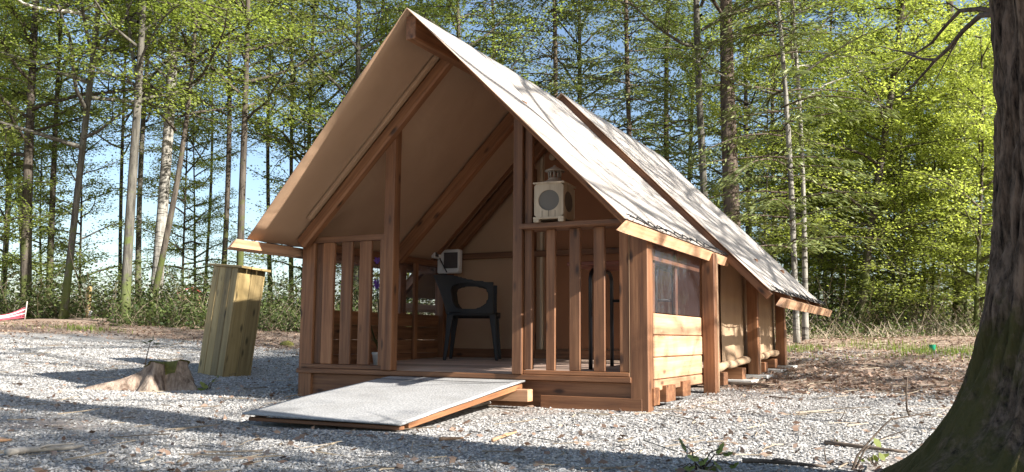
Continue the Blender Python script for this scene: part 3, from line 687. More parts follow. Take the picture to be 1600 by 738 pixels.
T.append(tuple(cx_+np.array((0, 0, .05)))); Ft = [(kk*na+i, kk*na+(i+1) % na, (kk+1)*na+(i+1) % na, (kk+1)*na+i) for kk in range(3) for i in range(na)]
Ft += [(3*na+i, 3*na+(i+1) % na, 4*na) for i in range(na)]
top.add(T, Ft); top.build('moss_cap', [M['moss']], st, True)
mb = MB(); X, Y = ax_pt(-.20, .05); mb.tube([(X, Y, stz+.05), (X+.02, Y+.01, stz+.25), (X+.05, Y+.02, stz+.40)], [.007, .005, .003], 6); mb.build('shoot', [M['stick']], st, True)
V = []; F = []; at_ = []
for (du, dz, a) in ((.0, .40, .5), (-.05, .385, 2.8), (.06, .375, 0), (.02, .43, 1.5)):
    n0 = len(V); c_ = Vector((X+.05+rt[0]*du, Y+.02+rt[1]*du, stz+dz)); d = Vector((rt[0]*math.cos(a), rt[1]*math.cos(a), math.sin(a)*.8))*.04; s_ = Vector((.2, .6, .7)).cross(d)*.5
    V += [c_-d, c_+s_, c_+d, c_-s_]; F.append((n0, n0+1, n0+2, n0+3)); at_ += [.4]*4
link('shoot_leaf', npmesh('shoot_leaf', V, F, M['bramble'], False, at_), st)

# ------------------------------------------------------------------ foliage builders
def leaves_mesh(name, C, D, size, wr, m, up_bias=.7, fold=0.0):
    """C centres (n,3), D directions; rhombic leaves as quads"""
    n = len(C); D = D/np.maximum(np.linalg.norm(D, axis=1, keepdims=True), 1e-6)
    Nn = rng.normal(size=(n, 3)); Nn[:, 2] = np.abs(Nn[:, 2])+up_bias*2.2; Sd = np.cross(Nn, D); Sd /= np.maximum(np.linalg.norm(Sd, axis=1, keepdims=True), 1e-6)
    L = size*rng.uniform(.6, 1.3, (n, 1)); W_ = L*wr
    V = np.stack([C-D*L*.5, C+Sd*W_*.5+D*L*.05, C+D*L*.5, C-Sd*W_*.5+D*L*.05], 1).reshape(-1, 3)
    return npmesh(name, V, np.arange(4*n).reshape(-1, 4), m, False, np.repeat(rng.random(n), 4))
def limb_path(p, d, L, n, droop, wob):
    P = [np.array(p, float)]; d = np.array(d, float); d /= np.linalg.norm(d)
    for i in range(n):
        d = d+rng.normal(scale=wob, size=3)+np.array([0, 0, droop]); d /= np.linalg.norm(d); P.append(P[-1]+d*L/n)
    return P
def deciduous(name, H, h0, rad, nlimb, nleaf, lsize, spray=.20, rise=.35, mleaf='leaf_mid', mbark='bark_grey', wr=.62):
    mb = MB(); C = []; D = []; per = nleaf/nlimb
    for k in range(nlimb):
        h = h0+(H-h0)*(k+rng.random()*.8)/nlimb; t_ = (h-h0)/(H-h0); L = rad*(1-.55*t_)*rng.uniform(.65, 1.2); a = k*2.4+rng.normal(scale=.4)
        P = limb_path((0, 0, h), (math.cos(a), math.sin(a), rise+.5*t_), L, 6, -.015, .13); r0 = .009+.011*L
        mb.tube(P, [r0*(1-.8*i/6) for i in range(7)], 5, cap=False)
        segs = [(P, .35)]
        for q_ in range(6):
            i = 2+q_ % 5; i = min(i, 6); base = P[i]; d = P[i]-P[i-1]; b_ = rng.choice([-1, 1])*rng.uniform(.5, 1.2)
            d = np.array([d[0]*math.cos(b_)-d[1]*math.sin(b_), d[0]*math.sin(b_)+d[1]*math.cos(b_), d[2]*.3])
            Q = limb_path(base, d, L*rng.uniform(.25, .55), 4, -.02, .18); mb.tube(Q, [r0*.35, r0*.28, r0*.2, r0*.14, .002], 4, cap=False); segs.append((Q, 0))
        for s_, (Q, f0) in enumerate(segs):
            Q = np.array(Q); m_ = int(per/len(segs)*rng.uniform(.4, 1.6)); t2 = f0+(1-f0)*rng.random(m_)**.8; x = t2*(len(Q)-1); i0 = np.minimum(x.astype(int), len(Q)-2); fr = (x-i0)[:, None]
            c_ = Q[i0]*(1-fr)+Q[i0+1]*fr; off = rng.normal(size=(m_, 3))*np.array([spray, spray, spray*.38]); C.append(c_+off); dd = (Q[i0+1]-Q[i0])*2+off; dd[:, 2] = dd[:, 2]*.4-.05; D.append(dd+rng.normal(scale=.12, size=(m_, 3)))
    C = np.concatenate(C); D = np.concatenate(D)
    return pymesh(name+'_limbs', mb.V, mb.F, M[mbark], True), leaves_mesh(name+'_crown', C, D, lsize, wr, M[mleaf])
def conifer(name, H, h0, rad, nwh, nleaf, mleaf='needle'):
    mb = MB(); C = []; D = []; nb = nwh*5; per = nleaf/nb
    for k in range(nwh):
        h = h0+(H-h0)*(k+rng.random()*.6)/nwh; t_ = (h-h0)/(H-h0)
        for q_ in range(5):
            L = rad*(1-.75*t_)*rng.uniform(.6, 1.15)*(0.75+.25*min(1, t_*6)); a = q_*1.256+k*.7+rng.normal(scale=.25)
            P = limb_path((0, 0, h+rng.normal(scale=.1)), (math.cos(a), math.sin(a), .22), L, 6, -.085, .05); mb.tube(P, [(.006+.007*L)*(1-.85*i/6) for i in range(7)], 4, cap=False)
            P = np.array(P); m_ = int(per*rng.uniform(.5, 1.4)); t2 = .12+.88*rng.random(m_)**.75; x = t2*6; i0 = np.minimum(x.astype(int), 5); fr = (x-i0)[:, None]
            c_ = P[i0]*(1-fr)+P[i0+1]*fr; ax = P[6]-P[0]; ax /= np.linalg.norm(ax); sd_ = np.array([-ax[1], ax[0], 0]); wd = (.10+.22*L*(1-t2)*t2*2)[:, None]
            so_ = rng.normal(size=(m_, 1))*wd; C.append(c_+sd_*so_+np.array([0, 0, 1])*(-np.abs(so_)*.3+rng.normal(scale=.03, size=(m_, 1)))); D.append(ax*.8+sd_*np.sign(so_)*.9+np.array([0, 0, -.35])+rng.normal(scale=.25, size=(m_, 3)))
    C = np.concatenate(C); D = np.concatenate(D)
    return pymesh(name+'_limbs', mb.V, mb.F, M['bark_brown'], True), leaves_mesh(name+'_crown', C, D, .13, .26, M[mleaf], .4)
PROTO = {
 'b0': deciduous('tall_beech', 12, 3.2, 3.2, 36, 23000, .075, spray=.17),
 'b1': deciduous('open_beech', 12.5, 4.2, 2.8, 34, 21000, .075, spray=.18),
 'b2': deciduous('leafy_beech', 11, 2.2, 2.9, 36, 20000, .07, spray=.16, mleaf='leaf_bright'),
 'b3': deciduous('thin_crown', 13, 5.0, 2.3, 30, 18000, .072, spray=.17, mleaf='leaf_olive'),
 'y0': deciduous('young_beech', 6.5, .7, 2.1, 30, 20000, .06, spray=.16, rise=.2, mleaf='leaf_bright'),
 'y1': deciduous('sapling', 4.6, .5, 1.6, 24, 13000, .058, spray=.14, rise=.25, mleaf='leaf_bright'),
 'y2': deciduous('mid_green_sapling', 5.2, .5, 1.7, 24, 12500, .058, spray=.15, rise=.25, mleaf='leaf_mid'),  # sapling kind with mid green leaves
 's0': conifer('spruce', 15, 3.2, 3.0, 26, 23000),
 's1': conifer('young_spruce', 13, 1.8, 2.5, 26, 21000),
 'w0': deciduous('bare_oak', 14, 4.5, 4.2, 26, 2600, .07, spray=.2, mleaf='leaf_bright', mbark='bark_brown'),
}
def trunk_mesh(H, r0, bend, mbark, flare=.35, n=12, fork=None):
    mb = MB(); seg = 16; ph = rng.random(3)*6.28; pts = []; rad = []
    for i in range(seg+1):
        t_ = i/seg; z = -.25+(H+.25)*t_; b_ = bend*math.sin(math.pi*min(1, t_*1.6)); w_ = .085*H/12
        pts.append((b_+w_*math.sin(5*t_+ph[0]), w_*math.sin(4*t_+ph[1]), z)); rad.append(max(.01, r0*(1-.72*t_)*(1+.06*math.sin(13*t_+ph[2]))+r0*flare*math.exp(-max(0, z)/.25)))
    mb.tube(pts, rad, n)
    if fork:
        hz, ang, L = fork; k = int(hz/H*seg); p = np.array(pts[k]); q = [p]
        for i in range(1, 7): q.append(p+np.array([math.sin(ang)*L*i/6*(1-.25*i/6), .05*i, L*math.cos(ang)*i/6+.02*i*i]))
        mb.tube(q, [rad[k]*.62*(1-.09*i) for i in range(7)], 8)
    V = np.array(mb.V); V = V*(1+0)
    return pymesh('trunk', V, mb.F, M[mbark], True)
def tree(name, label, u0, u1, D, wpx, proto, mbark='bark_dark', H=12.0, bend=0.0, vtop=0, cz=None, leafm=None, group=None, cat='tree', fork=None, sxy=1.0, v0=480):
    x, y = at_dist(u0, D); z = ground_z(x, y); base = Vector((x, y, z-.03)); tp = Vector(plane_pt(u1, vtop, D)); bp = Vector(plane_pt(u0, v0, D)); ax = (tp-bp).normalized()
    t = empty(name, base); q = Vector((0, 0, 1)).rotation_difference(ax); t.rotation_mode = 'QUATERNION'; t.rotation_quaternion = q
    tag(t, label, cat, group)
    o = link('trunk', trunk_mesh(H, wpx*D/FPX/2*1.12, bend, mbark, fork=fork), t, False)
    if proto:
        lm, cm = PROTO[proto]; rz = random.uniform(0, 6.28); s_ = sxy*random.uniform(.9, 1.12); zs = (cz or H/{'b0': 12, 'b1': 12.5, 'b2': 11, 'b3': 13, 'y0': 6.5, 'y1': 4.6, 'y2': 5.2, 's0': 15, 's1': 13, 'w0': 14}[proto])
        for nm, me_ in (('limbs', lm), ('crown', cm)):
            o = link(nm, me_, t, False); o.rotation_euler = (0, 0, rz); o.scale = (s_, s_, zs)
            if nm == 'crown' and leafm:
                o.material_slots[0].link = 'OBJECT'; o.material_slots[0].material = M[leafm]
            if nm == 'limbs':
                o.material_slots[0].link = 'OBJECT'; o.material_slots[0].material = M[mbark if proto[0] != 's' else 'bark_brown']
    return t
# named trees, left to right
T = tree
ORD = {'L': [186, 318, 420, 456, 28, -40], 'M': [490, 600, 655, 716, 770, 910, 1075], 'R': [1205, 1290, 1405, 1440, 1600, 1640], 'YR': [1190, 1225, 1280, 1300, 1395, 1425, 1455, 1510, 1560, 1340, 1165, 1600, 1315, 1372, 1412, 1535, 1265, 1640], 'YL': [5, 62, 128, 285, 305, 470, 560, 640, -30]}
def ordl(k, u):
    i = sorted(ORD[k]).index(u)
    return ('first', 'second', 'third', 'fourth', 'fifth', 'sixth', 'seventh', 'eighth', 'ninth', 'tenth', 'eleventh', 'twelfth', 'thirteenth', 'fourteenth', 'fifteenth', 'sixteenth', 'seventeenth', 'eighteenth', 'nineteenth', 'twentieth', 'twenty-first')[i]
T('birch_tree', 'slim pale trunk at the far left edge of the wood', 10, 14, 24, 9, 'b1', 'bark_pale')
T('beech_tree', 'thick dark trunk in bright leaf, leftmost thick trunk above the striped net', 47, 53, 19, 15, 'b0', 'bark_dark', 13, leafm='leaf_mid')
T('beech_tree', 'straight dark trunk between leftmost thick trunk and leaning pale trunk', 77, 96, 21, 9, 'b1', 'bark_dark', 13)
t4 = T('ash_tree', 'pale leaning trunk with a bleached bare limb arching at top left', 97, 153, 18, 11, 'b0', 'bark_grey', 13, leafm='leaf_mid')
T('beech_tree', 'grey forked trunk with one limb bowed to the left', 206, 216, 17, 14, 'b1', 'bark_grey', 13, leafm='leaf_mid', fork=(5.2, -.45, 2.6))
T('beech_tree', 'thin light trunk just behind the grey forked trunk', 220, 233, 23, 9, 'b3', 'bark_grey', 13)
T('birch_tree', 'thick pale mottled birch trunk right of the forked tree', 249, 267, 20, 18, 'b3', 'bark_pale', 14, leafm='leaf_mid')
T('beech_tree', 'dark crooked trunk curving up right of the mottled birch', 237, 298, 18.5, 9, 'b1', 'bark_dark', 12, bend=.35, leafm='leaf_mid')
T('spruce_tree', 'straight dark trunk rising behind the leaning plank box', 341, 359, 22, 9, 'b3', 'bark_dark', 13)
T('oak_tree', 'dark rough trunk between plank box and left roof edge', 379, 385, 19, 11, 'b1', 'bark_dark', 13, leafm='leaf_olive')
T('oak_tree', 'trunk showing just above the left roof slope near its peak', 545, 566, 22, 10, 'b0', 'bark_grey', 14, leafm='leaf_mid')
T('spruce_tree', 'dark spruce above the ridge between front and rear roofs', 858, 862, 23, 10, 's0', 'bark_brown', 15)
T('spruce_tree', 'spruce with layered boughs above middle of rear roof', 985, 982, 22, 10, 's1', 'bark_brown', 14)
T('spruce_tree', 'spruce left of the pale straight trunk above rear roof', 1050, 1046, 25, 10, 's0', 'bark_brown', 15)
T('birch_tree', 'straight pale trunk left of the thickest trunk behind rear roof', 1106, 1096, 17, 13, 'b3', 'bark_grey', 14, leafm='leaf_mid')
T('oak_tree', 'thickest dark rough trunk rising behind the rear roof', 1150, 1141, 16, 26, 'b3', 'bark_brown', 15)
T('oak_tree', 'slim dark trunk just right of the thickest trunk', 1175, 1168, 22, 8, 'b0', 'bark_dark', 13, leafm='leaf_mid')
T('birch_tree', 'slender pale birch, left stem of a pair past the rear eave', 1245, 1212, 15, 9, 's1', 'bark_pale', 12, sxy=.8)
T('birch_tree', 'slender greyer birch, right stem of the pair past the rear eave', 1257, 1236, 15.8, 8, 'b3', 'bark_pale', 11, leafm='leaf_mid')
T('beech_tree', 'dark leaning beech with bright leaves at right, mossy foot in dry brush', 1346, 1400, 18, 13, 'b2', 'bark_dark', 10)
T('beech_tree', 'tall dark trunk seen through leaves left of the foreground tree', 1492, 1483, 19.5, 15, 'b1', 'bark_dark', 14, leafm='leaf_bright', fork=(4.2, -.6, 2.4))
T('beech_tree', 'thin trunk low in the brush beside the foreground tree', 1527, 1532, 17, 6, 'y1', 'bark_dark', 6)
# slim unremarkable trees deeper in the wood
for u, D, wpx, p, bk, lm in ((186, 28, 6, 'b3', 'bark_dark', None), (318, 30, 5, 'b3', 'bark_dark', 'leaf_mid'), (420, 27, 7, 'b3', 'bark_dark', None), (456, 25, 7, 'b1', 'bark_dark', 'leaf_mid'), (28, 29, 7, 'b1', 'bark_grey', 'leaf_bright'), (-40, 24, 10, 'b0', 'bark_dark', 'leaf_bright')):
    T('woodland_tree', ordl('L', u)+' from the left of the slim dark trees deep in the left wood', u, u+random.uniform(-8, 14), D, wpx, p, bk, 13, leafm=lm, group='slim trees left of the cabin')
for u, D, wpx, p, bk, lm in ((490, 24, 8, 'b0', 'bark_dark', 'leaf_mid'), (600, 27, 7, 'b2', 'bark_dark', None), (655, 24, 8, 's1', 'bark_brown', None), (716, 22, 8, 'b0', 'bark_dark', 'leaf_mid'), (770, 26, 8, 's0', 'bark_brown', None), (910, 26, 9, 'b0', 'bark_dark', 'leaf_olive'), (1075, 28, 8, 'b2', 'bark_grey', None)):
    T('woodland_tree', ordl('M', u)+' from the left of the plainer trees whose crowns top the cabin roof', u, u+random.uniform(-8, 8), D, wpx, p, bk, 14, leafm=lm, group='trees behind the cabin roof')
for u, D, wpx, p, bk, lm in ((1205, 27, 8, 's0', 'bark_brown', None), (1290, 24, 6, 's1', 'bark_brown', None), (1405, 27, 7, 'b2', 'bark_grey', None), (1440, 23, 6, 'b1', 'bark_grey', 'leaf_bright'), (1600, 22, 8, 'b2', 'bark_dark', None), (1640, 28, 8, 'b0', 'bark_dark', 'leaf_bright')):
    T('woodland_tree', ordl('R', u)+' from the left of the slim trees deep in the right wood', u, u+random.uniform(-8, 8), D, wpx, p, bk, 13, leafm=lm, group='slim trees right of the cabin')
for u, D, p, lm in ((1190, 19, 'y0', None), (1225, 24, 'y2', None), (1280, 20, 'y1', None), (1300, 23, 'y0', None), (1395, 19, 'y0', None), (1425, 21, 'y0', None), (1455, 18.5, 'y1', None), (1510, 19, 'y0', None), (1560, 20, 'y0', None), (1340, 24, 'y0', None), (1165, 23, 'y2', None), (1600, 18, 'y1', None), (1315, 21, 'y1', None), (1372, 22, 'y0', None), (1412, 18.2, 'y1', None), (1535, 22, 'y0', None), (1265, 26, 'y0', None), (1640, 21, 'y0', None)):
    T('young_beech', ordl('YR', u)+' from the left of the young bright beeches right of the cabin', u, u+random.uniform(-12, 12), D, 4.5, p, 'bark_grey', {'y0': 6.5, 'y1': 4.6, 'y2': 5.2}[p], leafm=lm, group='young beeches right of the cabin', sxy=1.15)
for u, D, p, lm in ((5, 20, 'y2', 'leaf_mid'), (62, 23, 'y1', None), (128, 22, 'y2', None), (285, 24, 'y0', None), (305, 27, 'y0', None), (470, 22, 'y2', None), (560, 23, 'y0', None), (640, 24, 'y0', None), (-30, 19, 'y0', 'leaf_mid')):
    T('young_beech', ordl('YL', u)+' from the left of the young leafy trees left of the cabin', u, u+random.uniform(-12, 12), D, 4, p, 'bark_dark', {'y0': 6.5, 'y1': 4.6, 'y2': 5.2}[p], leafm=lm, group='young trees left of the cabin')
# trees to the right of the picture, towards the sun
def tree_at(label, x, y, H, r0, proto, mbark, sxy=1.0):
    t = empty('oak_tree', (x, y, ground_z(x, y)-.03)); tag(t, label, 'tree', 'trees out of frame to the right')
    link('trunk', trunk_mesh(H, r0, .1, mbark), t, False); lm, cm = PROTO[proto]
    for nm, me_ in (('limbs', lm), ('crown', cm)):
        o = link(nm, me_, t, False); o.rotation_euler = (0, 0, random.uniform(0, 6.28)); o.scale = (sxy, sxy, H/14 if proto == 'w0' else 1)
for x, y, H, r0, p in ((15.5, 1.9, 13, .05, 'w0'), (18, 3.4, 15, .09, 'w0'), (9.5, 2.2, 11, .03, 'w0'), (11.4, -.9, 18, .03, 'w0'), (13.1, 1.0, 18, .04, 'w0'), (12.2, 2.6, 12, .035, 'w0'), (14.4, 2.9, 13, .045, 'w0'), (9.9, 3.6, 11, .03, 'w0'), (7.9, -4.1, 6.5, .06, 'y0'), (10.6, -3.7, 6.5, .07, 'y0')):
    tree_at({11.4: 'tall thin pole beyond the right edge, level with the ramp', 13.1: 'tall thin pole beyond the right edge, level with the side window', 9.5: 'thin budding pole beyond the right edge, nearest the rear eave', 12.2: 'thin budding pole beyond the right edge, level with side window', 14.4: 'tallest thin budding pole beyond the right edge', 9.9: 'thin budding pole beyond the right edge, level with second side post', 15.5: 'bare budding oak beyond the right edge, nearest the cabin', 18: 'taller bare budding oak beyond the right edge, behind the nearest oak', 7.9: 'young beech beyond the right edge, nearest the camera', 10.6: 'young beech beyond the right edge, farther from the camera'}[x], x, y, H, r0, p, 'bark_brown', .8 if p == 'y0' else 1.0)
# ------------------------------------------------------------------ big foreground tree
bt = empty('foreground_tree', (5.30, -2.3, 0)); tag(bt, 'huge dark mossy tree trunk with flared roots at right edge', 'tree')
na, nh = 300, 260; V = []; F = []
for j in range(nh+1):
    t_ = j/nh; z = -.25+16*t_**2.3
    for i in range(na):
        a = 2*math.pi*i/na; r_ = .275*(1-.03*max(0, z))+(.44+.10*math.cos(3*a-.3)+.06*math.cos(5*a+1)+.05*abs(math.sin(4.5*a+.6)))*math.exp(-max(-.1, z)/.36)
        fis = abs(vnoise(a*10+.35*math.sin(z*3), z*2.6, 1.0, 4.4)); lump = vnoise(math.cos(a)*1.3, z*2.2+math.sin(a)*1.3, 2.2, 6.1)
        r_ += .045*min(fis*2.6, 1)-.03+.03*lump*math.exp(-z/.8)+.012*vnoise(a*22, z*12, 1.0, 9)
        V.append((.02*z*0+r_*math.cos(a), r_*math.sin(a), z))
for j in range(nh):
    for i in range(na): F.append((j*na+i, j*na+(i+1) % na, (j+1)*na+(i+1) % na, (j+1)*na+i))
link('trunk', npmesh('trunk', V, F, M['bark_big'], True), bt, False)
def px(u, v, y):
    d = ray(u, v); t_ = (y-CAM[1])/d[1]; p = CAM+d*t_; return (p[0]-5.30, p[1]+2.3, p[2])
mb = MB()
def limb(pix, y0, y1, r0, r1):
    n = len(pix); P = [px(u, v, y0+(y1-y0)*i/(n-1)) for i, (u, v) in enumerate(pix)]; mb.tube(P, [r0+(r1-r0)*i/(n-1) for i in range(n)], 7)
limb([(1560, 18), (1530, 14), (1500, 17), (1478, 40), (1455, 68), (1430, 84), (1398, 79)], -2.2, -1.75, .011, .003)
limb([(1560, 22), (1532, 24), (1505, 48), (1480, 78), (1462, 94), (1440, 92), (1415, 83)], -2.2, -1.8, .012, .004)
limb([(1462, 94), (1448, 110), (1425, 135), (1408, 150), (1385, 158)], -1.9, -1.7, .007, .002)
limb([(1430, 84), (1412, 106), (1402, 118)], -1.78, -1.7, .004, .0015); limb([(1500, 17), (1482, 5), (1460, 8)], -1.98, -1.9, .004, .0015)
limb([(1505, 48), (1492, 70), (1470, 110), (1455, 140)], -2.0, -1.85, .004, .0015); limb([(1398, 79), (1375, 72), (1350, 80)], -1.75, -1.65, .003, .001)
mb.build('limb', [M['bark_brown']], bt, True, keep=False)
# upper crown above the frame
lm, cm = PROTO['w0']
for nm, me_ in (('limbs', lm), ('crown', cm)):
    o = link(nm, me_, bt, False); o.scale = (.9, .9, .8); o.location = (0, 0, 4.5)
# bleached limb of the leaning ash
mb = MB(); P0 = [plane_pt(u, v, 18-.25*i) for i, (u, v) in enumerate(((168, -14), (150, 8), (120, 20), (92, 17), (60, 13), (38, 6), (20, -6)))]
mb.tube(P0, [.05, .045, .04, .036, .032, .026, .018], 8); o = mb.build('limb', [M['pale_stick']], None, True)
o.parent = t4; o.matrix_parent_inverse = (Matrix.Translation(t4.location) @ t4.rotation_quaternion.to_matrix().to_4x4()).inverted(); o['label'] = 'bleached bare limb'
# ------------------------------------------------------------------ undergrowth
def scatter_px(n, u0, u1, d0, d1):
    u = rng.uniform(u0, u1, n); D = d0+(d1-d0)*rng.random(n)**1.3
    return [at_dist(a, b_) for a, b_ in zip(u, D)]
def brush(name, spots, hmin, hmax, nleaf, lsize, mleaf, label, cat, stems=3):
    mb_V = []; mb_F = []; at_ = []; C = []; D = []
    for x, y in spots:
        z = ground_z(x, y); h = random.uniform(hmin, hmax)
        for s_ in range(stems):
            a = random.uniform(0, 6.28); L = h*random.uniform(.7, 1.5); P = limb_path((x+random.uniform(-.2, .2), y+random.uniform(-.2, .2), z-.03), (math.cos(a)*.6, math.sin(a)*.6, random.uniform(.5, 1.5)), L, 5, -.13, .12)
            n0 = len(mb_V); rr = random.uniform(.004, .009)
            for i, p in enumerate(P):
                r_ = rr*(1-.13*i); mb_V += [(p[0]+r_, p[1], p[2]), (p[0]-r_*.5, p[1]+r_*.8, p[2]), (p[0]-r_*.5, p[1]-r_*.8, p[2])]
            mb_F += [(n0+3*i+k, n0+3*i+(k+1) % 3, n0+3*i+3+(k+1) % 3, n0+3*i+3+k) for i in range(5) for k in range(3)]; at_ += [random.random()]*18
            m_ = nleaf; x_ = rng.random(m_)*5; i0 = np.minimum(x_.astype(int), 4); P = np.array(P); fr = (x_-i0)[:, None]
            C.append(P[i0]*(1-fr)+P[i0+1]*fr+rng.normal(scale=.11, size=(m_, 3))*np.array([1, 1, .8])); D.append(rng.normal(size=(m_, 3))*np.array([1, 1, .5]))
    C = np.concatenate(C); D = np.concatenate(D); gzc = np.array([ground_base(a, b_)+.02 for a, b_ in C[:, :2]]); C[:, 2] = np.maximum(C[:, 2], gzc)
    n = len(C); Dn = D/np.linalg.norm(D, axis=1, keepdims=True); Nn = rng.normal(size=(n, 3)); Nn[:, 2] = abs(Nn[:, 2])+.8; Sd = np.cross(Nn, Dn); Sd /= np.linalg.norm(Sd, axis=1, keepdims=True)
    L = lsize*rng.uniform(.6, 1.3, (n, 1)); LV = np.stack([C-Dn*L*.5, C+Sd*L*.33, C+Dn*L*.5, C-Sd*L*.33], 1).reshape(-1, 3); k = len(mb_V)
    V = np.concatenate([np.array(mb_V), LV]); F = np.concatenate([np.array(mb_F), np.arange(4*n).reshape(-1, 4)+k]); A_ = np.concatenate([np.array(at_), np.repeat(rng.random(n), 4)])
    me = npmesh(name, V, F, [M['dry_twig'], M[mleaf]], False, A_, [0]*len(mb_F)+[1]*n)
    return tag(link(name, me), label, cat, kind='stuff')
brush('bramble_thicket', scatter_px(460, -120, 720, 18.2, 22), .6, 1.3, 26, .075, 'bramble', 'dark bramble thicket along the foot of the left wood', 'undergrowth')
brush('bramble_thicket', scatter_px(200, 190, 620, 16.2, 18.5), .3, .75, 16, .07, 'bramble', 'low brambles and dry stems behind the plank box', 'undergrowth', 4)
brush('dry_brush', scatter_px(330, 1150, 1680, 17.5, 23), .5, 1.3, 9, .07, 'bramble', 'tangle of dry straw-coloured brush in front of young beeches', 'undergrowth', 5)
brush('dry_brush', scatter_px(230, 1180, 1650, 16.2, 18.5), .15, .42, 4, .05, 'bramble', 'low dry stems and dead bracken at clearing edge right of cabin', 'undergrowth', 5)
brush('far_thicket', scatter_px(330, 980, 1720, 24, 40), 1.2, 2.8, 26, .12, 'leaf_mid', 'distant green thicket closing the wood behind the trunks', 'undergrowth', 3)
# ------------------------------------------------------------------ gravel, litter, twigs, grass
def polar(n, r0, r1, half=.72):
    r_ = rng.uniform(r0, r1, n); a = rng.uniform(-half, half, n)+YAW; return CAM[0]-np.sin(a)*r_, CAM[1]+np.cos(a)*r_, r_
def outside(x, y, pad=0.0):
    return ~((x > -.02-pad) & (x < 3.02+pad) & (y > -.02-pad) & (y < 5.1)) & ~((x > .92) & (x < 2.1) & (y > -1.62) & (y <= 0))
x, y, r_ = polar(235000, 1.9, 14.5); nzn = np.array([vnoise(a, b_, .9, 5.5) for a, b_ in zip(x, y)])
ok = outside(x, y) & (rng.random(len(x)) < np.clip(gravel_mask(x, y)*1.1+nzn*1.1-.05, .05, 1))
x, y, r_ = x[ok], y[ok], r_[ok]; n = len(x); gz = np.array([ground_z(a, b_) for a, b_ in zip(x, y)])
base = np.array([(1, 0, 0), (-1, 0, 0), (0, 1, 0), (0, -1, 0), (0, 0, 1), (0, 0, -1)], float)
sz = (.0031+.0062*rng.random(n)**2.8+.00062*r_)[:, None, None]
Vs = base[None]*rng.uniform(.6, 1.35, (n, 6, 1))+rng.normal(scale=.22, size=(n, 6, 3)); Vs *= sz; Vs[:, :, 2] *= .42
th = rng.uniform(0, 6.28, n); tl = rng.normal(scale=.5, size=n); c_, s_ = np.cos(th)[:, None], np.sin(th)[:, None]; ct, st2 = np.cos(tl)[:, None], np.sin(tl)[:, None]
X = Vs[:, :, 0]*ct-Vs[:, :, 2]*st2; Z = Vs[:, :, 0]*st2+Vs[:, :, 2]*ct; Y = Vs[:, :, 1]
Vs = np.stack([X*c_-Y*s_+x[:, None], X*s_+Y*c_+y[:, None], Z+gz[:, None]+.003], 2).reshape(-1, 3)
fo = np.array([(0, 2, 4), (2, 1, 4), (1, 3, 4), (3, 0, 4), (2, 0, 5), (1, 2, 5), (3, 1, 5), (0, 3, 5)])
Fs = (np.arange(n)[:, None, None]*6+fo[None]).reshape(-1, 3)
tag(link('gravel', npmesh('gravel', Vs, Fs, M['stone'], False, np.repeat(rng.random(n), 6))), 'loose pale crushed gravel covering the clearing', 'gravel', kind='stuff')
x, y, r_ = polar(80000, 2.0, 19); gmk = gravel_mask(x, y); ok = outside(x, y) & (rng.random(len(x)) < np.clip(1.05-gmk, .06, 1)); x, y = x[ok], y[ok]; n = len(x)
C = np.stack([x, y, np.array([ground_z(a, b_) for a, b_ in zip(x, y)])+.012], 1); D = rng.normal(size=(n, 3))*np.array([1, 1, .25])
me = leaves_mesh('leaf_litter', C, D, .046, .6, M['dry_leaf'], .35)
tag(link('leaf_litter', me), 'dead brown leaves strewn over the clearing', 'leaf litter', kind='stuff')
x, y, r_ = polar(5200, 2.2, 19); ok = outside(x, y) & (rng.random(len(x)) < np.clip(1.1-gravel_mask(x, y), .22, 1)); V = []; F = []; at_ = []
for a, b_ in zip(x[ok], y[ok]):
    L = random.uniform(.06, .3); an = random.uniform(0, 3.14); r0 = random.uniform(.0015, .0045); n0 = len(V); z = ground_z(a, b_)+.012; tl = random.uniform(-.08, .12)
    for i in range(3):
        t_ = i/2-.5; xx, yy = a+math.cos(an)*L*t_+.02*random.uniform(-1, 1), b_+math.sin(an)*L*t_; zz = z+tl*L*(t_+.5)
        V += [(xx, yy, zz+r0), (xx-math.sin(an)*r0, yy+math.cos(an)*r0, zz-r0*.5), (xx+math.sin(an)*r0, yy-math.cos(an)*r0, zz-r0*.5)]
    F += [(n0+3*i+k, n0+3*i+(k+1) % 3, n0+3*i+3+(k+1) % 3, n0+3*i+3+k) for i in range(2) for k in range(3)]; at_ += [random.random()*.8]*9
tag(link('twigs', npmesh('twigs', V, F, M['dry_twig'], False, at_)), 'small fallen twigs scattered over the clearing', 'twigs', kind='stuff')
def grass(label, spots, h):
    V = []; F = []; at_ = []
    for (a, b_) in spots:
        z = ground_z(a, b_); an = random.uniform(0, 6.28); hh = h*random.uniform(.5, 1.3); ln_ = random.uniform(0, .5)*hh; n0 = len(V); wd = .006
        for i in range(3):
            t_ = i/2; V += [(a+math.cos(an)*ln_*t_*t_-math.sin(an)*wd*(1-t_*.9), b_+math.sin(an)*ln_*t_*t_+math.cos(an)*wd*(1-t_*.9), z+hh*t_), (a+math.cos(an)*ln_*t_*t_+math.sin(an)*wd*(1-t_*.9), b_+math.sin(an)*ln_*t_*t_-math.cos(an)*wd*(1-t_*.9), z+hh*t_)]
        F += [(n0+2*i, n0+2*i+1, n0+2*i+3, n0+2*i+2) for i in range(2)]; at_ += [random.random()]*6
    tag(link('grass', npmesh('grass', V, F, M['grass'], False, at_)), label, 'grass', kind='stuff')
sp = []
for _ in range(5200):
    a, b_ = random.uniform(-2, 6), random.gauss(8.4, .9)
    if vnoise(a, b_, .9, 2.2) > -.05 - .3*(3.5 < a < 4.6): sp.append((a, b_))
grass('strip of short green grass behind the cabin on the right', sp, .075)
sp = [(random.gauss(-10.9, .7), random.gauss(3.6, .25)) for _ in range(900)] + [(random.gauss(-8.4, .4), random.gauss(4.4, .2)) for _ in range(300)]
